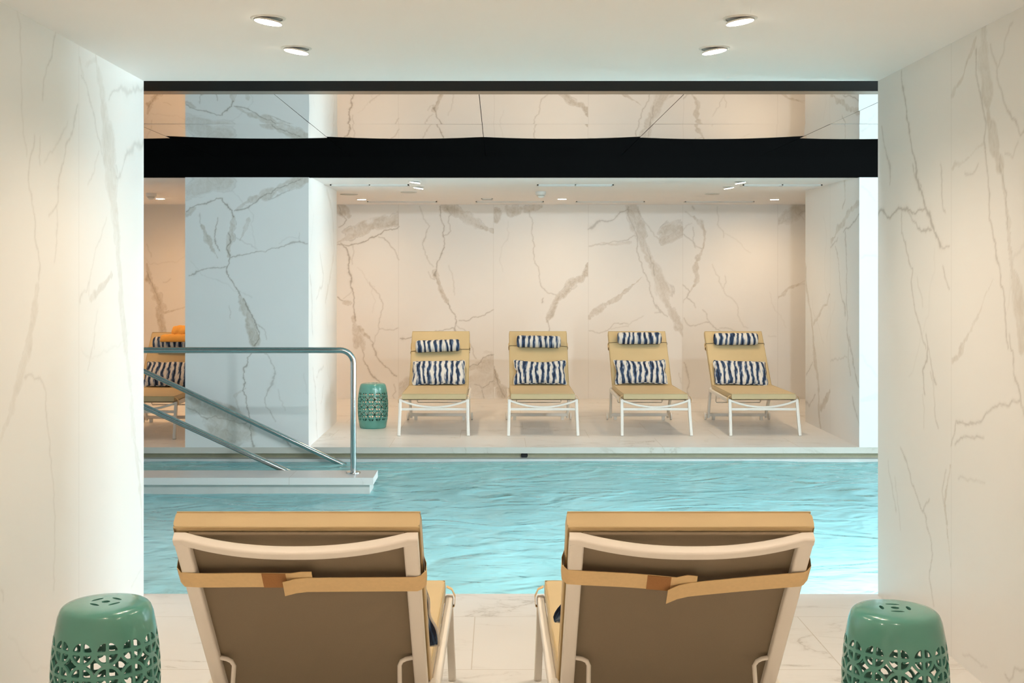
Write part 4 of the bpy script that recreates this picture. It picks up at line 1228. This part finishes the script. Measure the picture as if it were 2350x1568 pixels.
    for t in geometry.tessellate_polygon([[Vector((x, y, 0)) for x, y in q] for q in polys]):
        f = tuple(V(flat[k][0], flat[k][1], 0.455) for k in t)
        if len(set(f)) == 3: faces.append(f)
    me = bpy.data.meshes.new('garden_stool'); me.from_pydata(verts, [], faces)
    bm = bmesh.new(); bm.from_mesh(me)
    bmesh.ops.recalc_face_normals(bm, faces=bm.faces)
    if sum(f.normal.dot(Vector((f.calc_center_median().x, f.calc_center_median().y, 0))) for f in bm.faces) < 0:
        bmesh.ops.reverse_faces(bm, faces=bm.faces)
    bmesh.ops.solidify(bm, geom=list(bm.faces), thickness=0.0075)
    bmesh.ops.recalc_face_normals(bm, faces=bm.faces)
    bm.to_mesh(me); bm.free()
    me.polygons.foreach_set('use_smooth', [True]*len(me.polygons))
    me.set_sharp_from_angle(angle=math.radians(38)); me.update()
    return me
sm = stool_mesh()
stools = [((-1.252, 3.83), 1.06, 1.01, 0.95, 'pierced green ceramic drum stool in front of the left marble wall'),
          ((1.252, 3.775), 1.02, 1.0, -0.12, 'pierced green ceramic drum stool in front of the right marble wall'),
          ((-1.235, 11.87), 0.945, 0.97, 0.1, 'pierced green ceramic drum stool on the far deck behind the steel post')]
for k, ((x, y), s, sz, rz, lb) in enumerate(stools):
    o = bpy.data.objects.new('garden_stool', sm); COL.objects.link(o)
    if k == 0: sm.materials.append(M['teal'])
    o.location = (x, y, 0); o.scale = (s, s, sz); o.rotation_euler = (0, 0, rz)
    tag(o, lb, 'stool', 'green ceramic drum stools')

# ------------------------------------------------------------------ ceiling fittings
def downlight(tilt):
    root = empty('recessed_downlight')
    MB().lathe([(0.051, 0.0), (0.051, -0.004), (0.058, -0.004), (0.062, -0.001), (0.062, 0.0)], 32, cap=False).build('trim_ring', M['white_plastic'], root, 40)
    hd = MB().lathe([(0.0495, 0.006), (0.0495, 0.0)], 32).build('lamp_head', M['white_plastic'], root, 40)
    ln = MB().lathe([(0.0475, 0.0006), (0.048, -0.0012)], 32).build('lens', M['lens'], root, 40)
    for q in (hd, ln):
        q.rotation_euler = (0, tilt, 0)
        q.location = (0, 0, -0.007 - abs(math.sin(tilt))*0.05)
    return root
def lamp(x, y, z, target, energy, col, size=2.7, blend=1.0, r=0.05):
    l = bpy.data.lights.new('spot', 'SPOT'); l.energy = energy; l.color = col; l.spot_size = size; l.spot_blend = blend; l.shadow_soft_size = r
    o = bpy.data.objects.new('spot_beam', l); COL.objects.link(o)
    o.location = (x, y, z)
    d = Vector(target) - Vector((x, y, z)); o.rotation_euler = d.to_track_quat('-Z', 'Y').to_euler()
    return o
WARM = (1.0, 0.71, 0.44)
WARMN = (1.0, 0.81, 0.63)
AMBER = (1.0, 0.56, 0.25)
E_NEAR, E_FAR, E_WASH, E_POOL, E_STRIP = 18, 26, 13.5, 175, 54
lp = {0.0: downlight(0.0), 0.36: downlight(0.16), -0.36: downlight(-0.16)}
used = set()
def place_light(x, y, z, tilt, label, group):
    if tilt in used: o = copy_tree(lp[tilt])
    else: o = lp[tilt]; used.add(tilt)
    o.location = (x, y, z)
    tag(o, label, 'ceiling light', group)
G1 = 'downlights in the near ceiling'; G2 = 'downlights in the far ceiling'
near = [(-0.816, 4.26, 0.36, 'tilted downlight at left in the near ceiling, the one closer to the camera'),
        (-0.81, 4.82, 0.36, 'tilted downlight at left in the near ceiling, the one closer to the pool'),
        (0.862, 4.26, -0.36, 'tilted downlight at right in the near ceiling, the one closer to the camera'),
        (0.872, 4.82, -0.36, 'tilted downlight at right in the near ceiling, the one closer to the pool')]
k_ = 0
for x, y, t, lb in near:
    place_light(x, y, ZC, t, lb, G1)
    lamp(x, y, ZC-0.05, (x*0.9, y, 0.2), E_NEAR, WARMN)
for x in (-0.81, 0.87):
    lamp(x, 2.3, ZC-0.02, (x*0.9, 2.3, 0.2), E_NEAR*1.1, WARMN)
    for y in (-0.9, 0.6):  # added out-of-view spots without fixtures; their floor bounce brightens the ceiling
        lamp(x*0.7, y, ZC-0.02, (x*0.55, y, 0.0), E_NEAR*4.2, WARMN, 1.5, 0.8)
fr = [(-0.764, 11.06+1.1*0, 0.36, 'tilted downlight in the far ceiling above the first lounger, closer to the pool'),
      (-0.778, 11.76, 0.36, 'tilted downlight in the far ceiling above the first lounger, farther from the pool'),
      (2.25, 11.10, -0.36, 'tilted downlight in the far ceiling above the fourth lounger, closer to the pool'),
      (2.27, 11.76, -0.36, 'tilted downlight in the far ceiling above the fourth lounger, farther from the pool'),
      (-1.546, 13.63, 0.0, 'flat downlight in the far ceiling near the back wall, beside the marble pillar'),
      (0.729, 13.55, 0.0, 'flat downlight in the far ceiling near the back wall, right of the smoke detector'),
      (3.15, 13.63, 0.0, 'flat downlight in the far ceiling near the back wall, by the right niche wall'),
      (-3.80, 13.50, 0.0, 'flat downlight in the ceiling of the gap left of the marble pillar')]
for x, y, t, lb in fr:
    place_light(x, y, ZF, t, lb, G2)
    tg = (x + (0.6 if t == 0 else 0)*0, y + (0.55 if t == 0 else 0.1), 0.2)
    if t: tg = (x + math.copysign(0.4, t), y + 0.9, 0.2)
    lamp(x, y, ZF-0.05, tg, E_WASH*({-1.546: 0.75, 0.729: 1.0, 3.15: 1.6}.get(x, 1.0)), WARM if x > -3 else AMBER)
lamp(-4.4, 11.8, ZF-0.05, (-4.0, 12.0, 0.2), E_WASH*2.0, AMBER)
lamp(-3.2, 13.0, ZF-0.05, (-3.2, 13.6, 0.2), E_WASH*1.5, AMBER)

def disc(px, py, w, label):
    s = (CY-py)/(-(ZF-H)); s = (CY-py)/(ZF-H)
    o = MB().lathe([(0.02, -0.004), (w/2-0.008, -0.007), (w/2, -0.004), (w/2, 0.0)], 36).build('ceiling_speaker', M['grey_plastic'], None, 40)
    o.location = ((px-CX)/s, F/s, ZF)
    tag(o, label, 'speaker', 'round ceiling speakers')
disc(801, 446, 0.19, 'round grey ceiling speaker nearest the marble pillar')
disc(938, 441, 0.17, 'round grey ceiling speaker behind the left pair of tilted downlights')
disc(1634, 445, 0.16, 'round grey ceiling speaker behind the right pair of tilted downlights')
def detector(px, py, label):
    s = (CY-py)/(ZF-H)
    e = empty('smoke_detector', ((px-CX)/s, F/s, ZF)); tag(e, label, 'smoke detector', 'smoke detectors')
    MB().lathe([(0.056, 0.0), (0.056, -0.028), (0.050, -0.036), (0.03, -0.038)], 30).build('base', M['white_plastic'], e, 40)
    MB().lathe([(0.040, -0.038), (0.040, -0.044), (0.036, -0.046)], 26).build('sensor_vent', M['grey_plastic'], e, 40)
    MB().lathe([(0.036, -0.046), (0.030, -0.058), (0.016, -0.066), (0.006, -0.067)], 26).build('cap', M['white_plastic'], e, 40)
detector(1241, 440, 'white smoke detector hanging from the middle of the far ceiling')
detector(347, 444, 'white smoke detector in the gap left of the marble pillar')
def slot(x0, x1, y, w, label, group):
    e = empty('air_slot_diffuser', ((x0+x1)/2, y, ZF)); tag(e, label, 'air vent', group)
    L = (x1-x0)/2
    m = MB()
    m.box(-L, L, -w/2, -w/2+0.014, -0.012, 0.0).box(-L, L, w/2-0.014, w/2, -0.012, 0.0).box(-L, -L+0.014, -w/2, w/2, -0.012, 0.0).box(L-0.014, L, -w/2, w/2, -0.012, 0.0)
    m.box(-0.006, 0.006, -w/2, w/2, -0.011, 0.0)
    m.build('frame', M['white_plastic'], e, 0)
    s = MB()
    for k in range(3):
        y0 = -w/2+0.014 + (w-0.028)*(k+0.5)/3
        s.box(-L+0.014, L-0.014, y0-0.006, y0+0.006, -0.008, -0.001)
    s.build('slat', M['white_plastic'], e, 0)
    MB().box(-L+0.01, L-0.01, -w/2+0.01, w/2-0.01, -0.0012, 0.0).build('backing', M['grey_plastic'], e, 0)
GA = 'slot diffusers in the far ceiling'
for (x0, x1, lb) in ((-1.60, -0.845, 'long white slot diffuser near the pool beside the marble pillar'), (0.377, 1.109, 'long white slot diffuser near the pool in the ceiling middle'), (2.34, 3.10, 'long white slot diffuser near the pool by the right niche wall')):
    slot(x0, x1, 11.50, 0.13, lb, GA)
for (x0, x1, lb) in ((-1.525, -0.71, 'slot diffuser near the back wall above the first lounger'), (-0.255, 0.54, 'slot diffuser near the back wall above the second lounger'),
                     (0.918, 1.72, 'slot diffuser near the back wall above the third lounger'), (2.19, 3.0, 'slot diffuser near the back wall above the fourth lounger')):
    slot(x0, x1, 14.05, 0.10, lb, GA)
v = empty('ceiling_vent', (-0.12, 13.62, ZF)); tag(v, 'small grey rectangular grille in the far ceiling left of the smoke detector', 'air vent')
MB().box(-0.066, 0.066, -0.12, -0.105, -0.008, 0).box(-0.066, 0.066, 0.105, 0.12, -0.008, 0).box(-0.066, -0.052, -0.12, 0.12, -0.008, 0).box(0.052, 0.066, -0.12, 0.12, -0.008, 0).build('frame', M['white_plastic'], v, 0)
g = MB()
for k in range(9): g.box(-0.053, 0.053, -0.1+0.024*k, -0.09+0.024*k, -0.006, 0)
g.build('grille', M['grey_plastic'], v, 0)

# ------------------------------------------------------------------ unseen lamps added under the near edge to brighten the water
for k, x in enumerate((-4.2, -2.5, -0.8, 0.9, 2.6, 4.3, 6.0)):
    e = MB().lathe([(0.0, 0.0), (0.085, 0.0), (0.10, 0.012), (0.10, 0.02), (0.0, 0.02)], 28, (0, 0, 0), 'y', cap=False).build('added_pool_lamp', M['white_plastic'])
    e.location = (x, YN-0.019, -0.30)
    tag(e, 'round white underwater lamp added out of view on the near pool wall to brighten the water', 'fill light', 'added underwater fill lamps')
    lamp(x, YN+0.06, -0.30, (x, YN+0.06+3.7, -1.3), E_POOL, (0.92, 0.97, 1.0), 0.54, 0.35, 0.08)
# unseen fill strip added above the alcove opening to brighten the far side
cv = empty('added_fill_strip', (2.2, YN+0.04, 2.475)); tag(cv, 'long slim cool white fill strip added out of view above the alcove opening on the pool side', 'light strip')
MB().box(-3.5, 3.5, -0.035, 0.0, -0.03, 0.03).build('housing', M['white_plastic'], cv, 0)
MB().box(-3.48, 3.48, 0.0, 0.006, -0.022, 0.022).build('diffuser', emis('fill_diffuser', (0.82, 0.93, 1.0, 1), 6.0), cv, 0)
cl = bpy.data.lights.new('strip', 'AREA'); cl.shape = 'RECTANGLE'; cl.size = 6.9; cl.size_y = 0.05; cl.energy = E_STRIP; cl.color = (0.80, 0.93, 1.0)
cob = bpy.data.objects.new('strip_fill', cl); COL.objects.link(cob); cob.location = (2.2, YN+0.06, 2.475)
cob.rotation_euler = Vector((0, 1, -0.25)).to_track_quat('-Z', 'Y').to_euler()
# unseen fill column added beside the opening, softer shadows than the strip
vc = empty('added_fill_column', (1.98, YN+0.035, 0.0)); tag(vc, 'tall slim cool white fill column added out of view right of the alcove opening on the pool side', 'light column')
MB().box(-0.05, 0.05, -0.033, 0.0, 0.0, 2.40).build('housing', M['white_plastic'], vc, 0)
MB().box(-0.04, 0.04, 0.0, 0.006, 0.06, 2.36).build('diffuser', bpy.data.materials['fill_diffuser'], vc, 0)
vl = bpy.data.lights.new('column', 'AREA'); vl.shape = 'RECTANGLE'; vl.size = 0.09; vl.size_y = 2.25; vl.energy = 36; vl.color = (0.80, 0.93, 1.0)
vb = bpy.data.objects.new('column_fill', vl); COL.objects.link(vb); vb.location = (1.98, YN+0.055, 1.22)
vb.rotation_euler = Vector((-0.10, 1, 0)).to_track_quat('-Z', 'Y').to_euler()
# ------------------------------------------------------------------ daylight
al = bpy.data.lights.new('daylight', 'AREA'); al.shape = 'RECTANGLE'; al.size = WY1-WY0; al.size_y = WZ1-WZ0
al.energy = 1650; al.color = (0.76, 0.92, 1.0)
ao = bpy.data.objects.new('daylight_through_window', al); COL.objects.link(ao)
ao.location = (HX1+0.35, (WY0+WY1)/2, (WZ0+WZ1)/2); ao.rotation_euler = (0, PI/2, 0)
ao.rotation_euler = Vector((-1, 0, 0)).to_track_quat('-Z', 'Z').to_euler()
al.size, al.size_y = WY1-WY0, WZ1-WZ0
w = bpy.data.worlds.new('sky'); sc.world = w; w.use_nodes = True
w.node_tree.nodes['Background'].inputs[0].default_value = (0.62, 0.80, 1.0, 1)
w.node_tree.nodes['Background'].inputs[1].default_value = 1.0

# ------------------------------------------------------------------ camera and view
cam = bpy.data.cameras.new('camera'); co = bpy.data.objects.new('camera', cam); COL.objects.link(co)
co.location = (0, 0, H); co.rotation_euler = (PI/2, 0, 0)
cam.sensor_fit = 'HORIZONTAL'; cam.sensor_width = 36.0; cam.lens = F/2350*36
cam.shift_x = (1175-CX)/2350; cam.shift_y = -(784-CY)/2350
cam.clip_start = 0.05; cam.clip_end = 100
sc.camera = co
sc.view_settings.view_transform = 'Standard'; sc.view_settings.look = 'None'
sc.view_settings.gamma = 1.0; sc.view_settings.use_curve_mapping = False
sc.view_settings.exposure = 1.14
c = sc.cycles
c.max_bounces = 7; c.diffuse_bounces = 4; c.glossy_bounces = 4; c.transparent_max_bounces = 8; c.transmission_bounces = 4
c.use_adaptive_sampling = True; c.adaptive_threshold = 0.1; c.adaptive_min_samples = 16
c.caustics_reflective = False; c.caustics_refractive = False
c.sample_clamp_indirect = 6.0
c.use_denoising = True
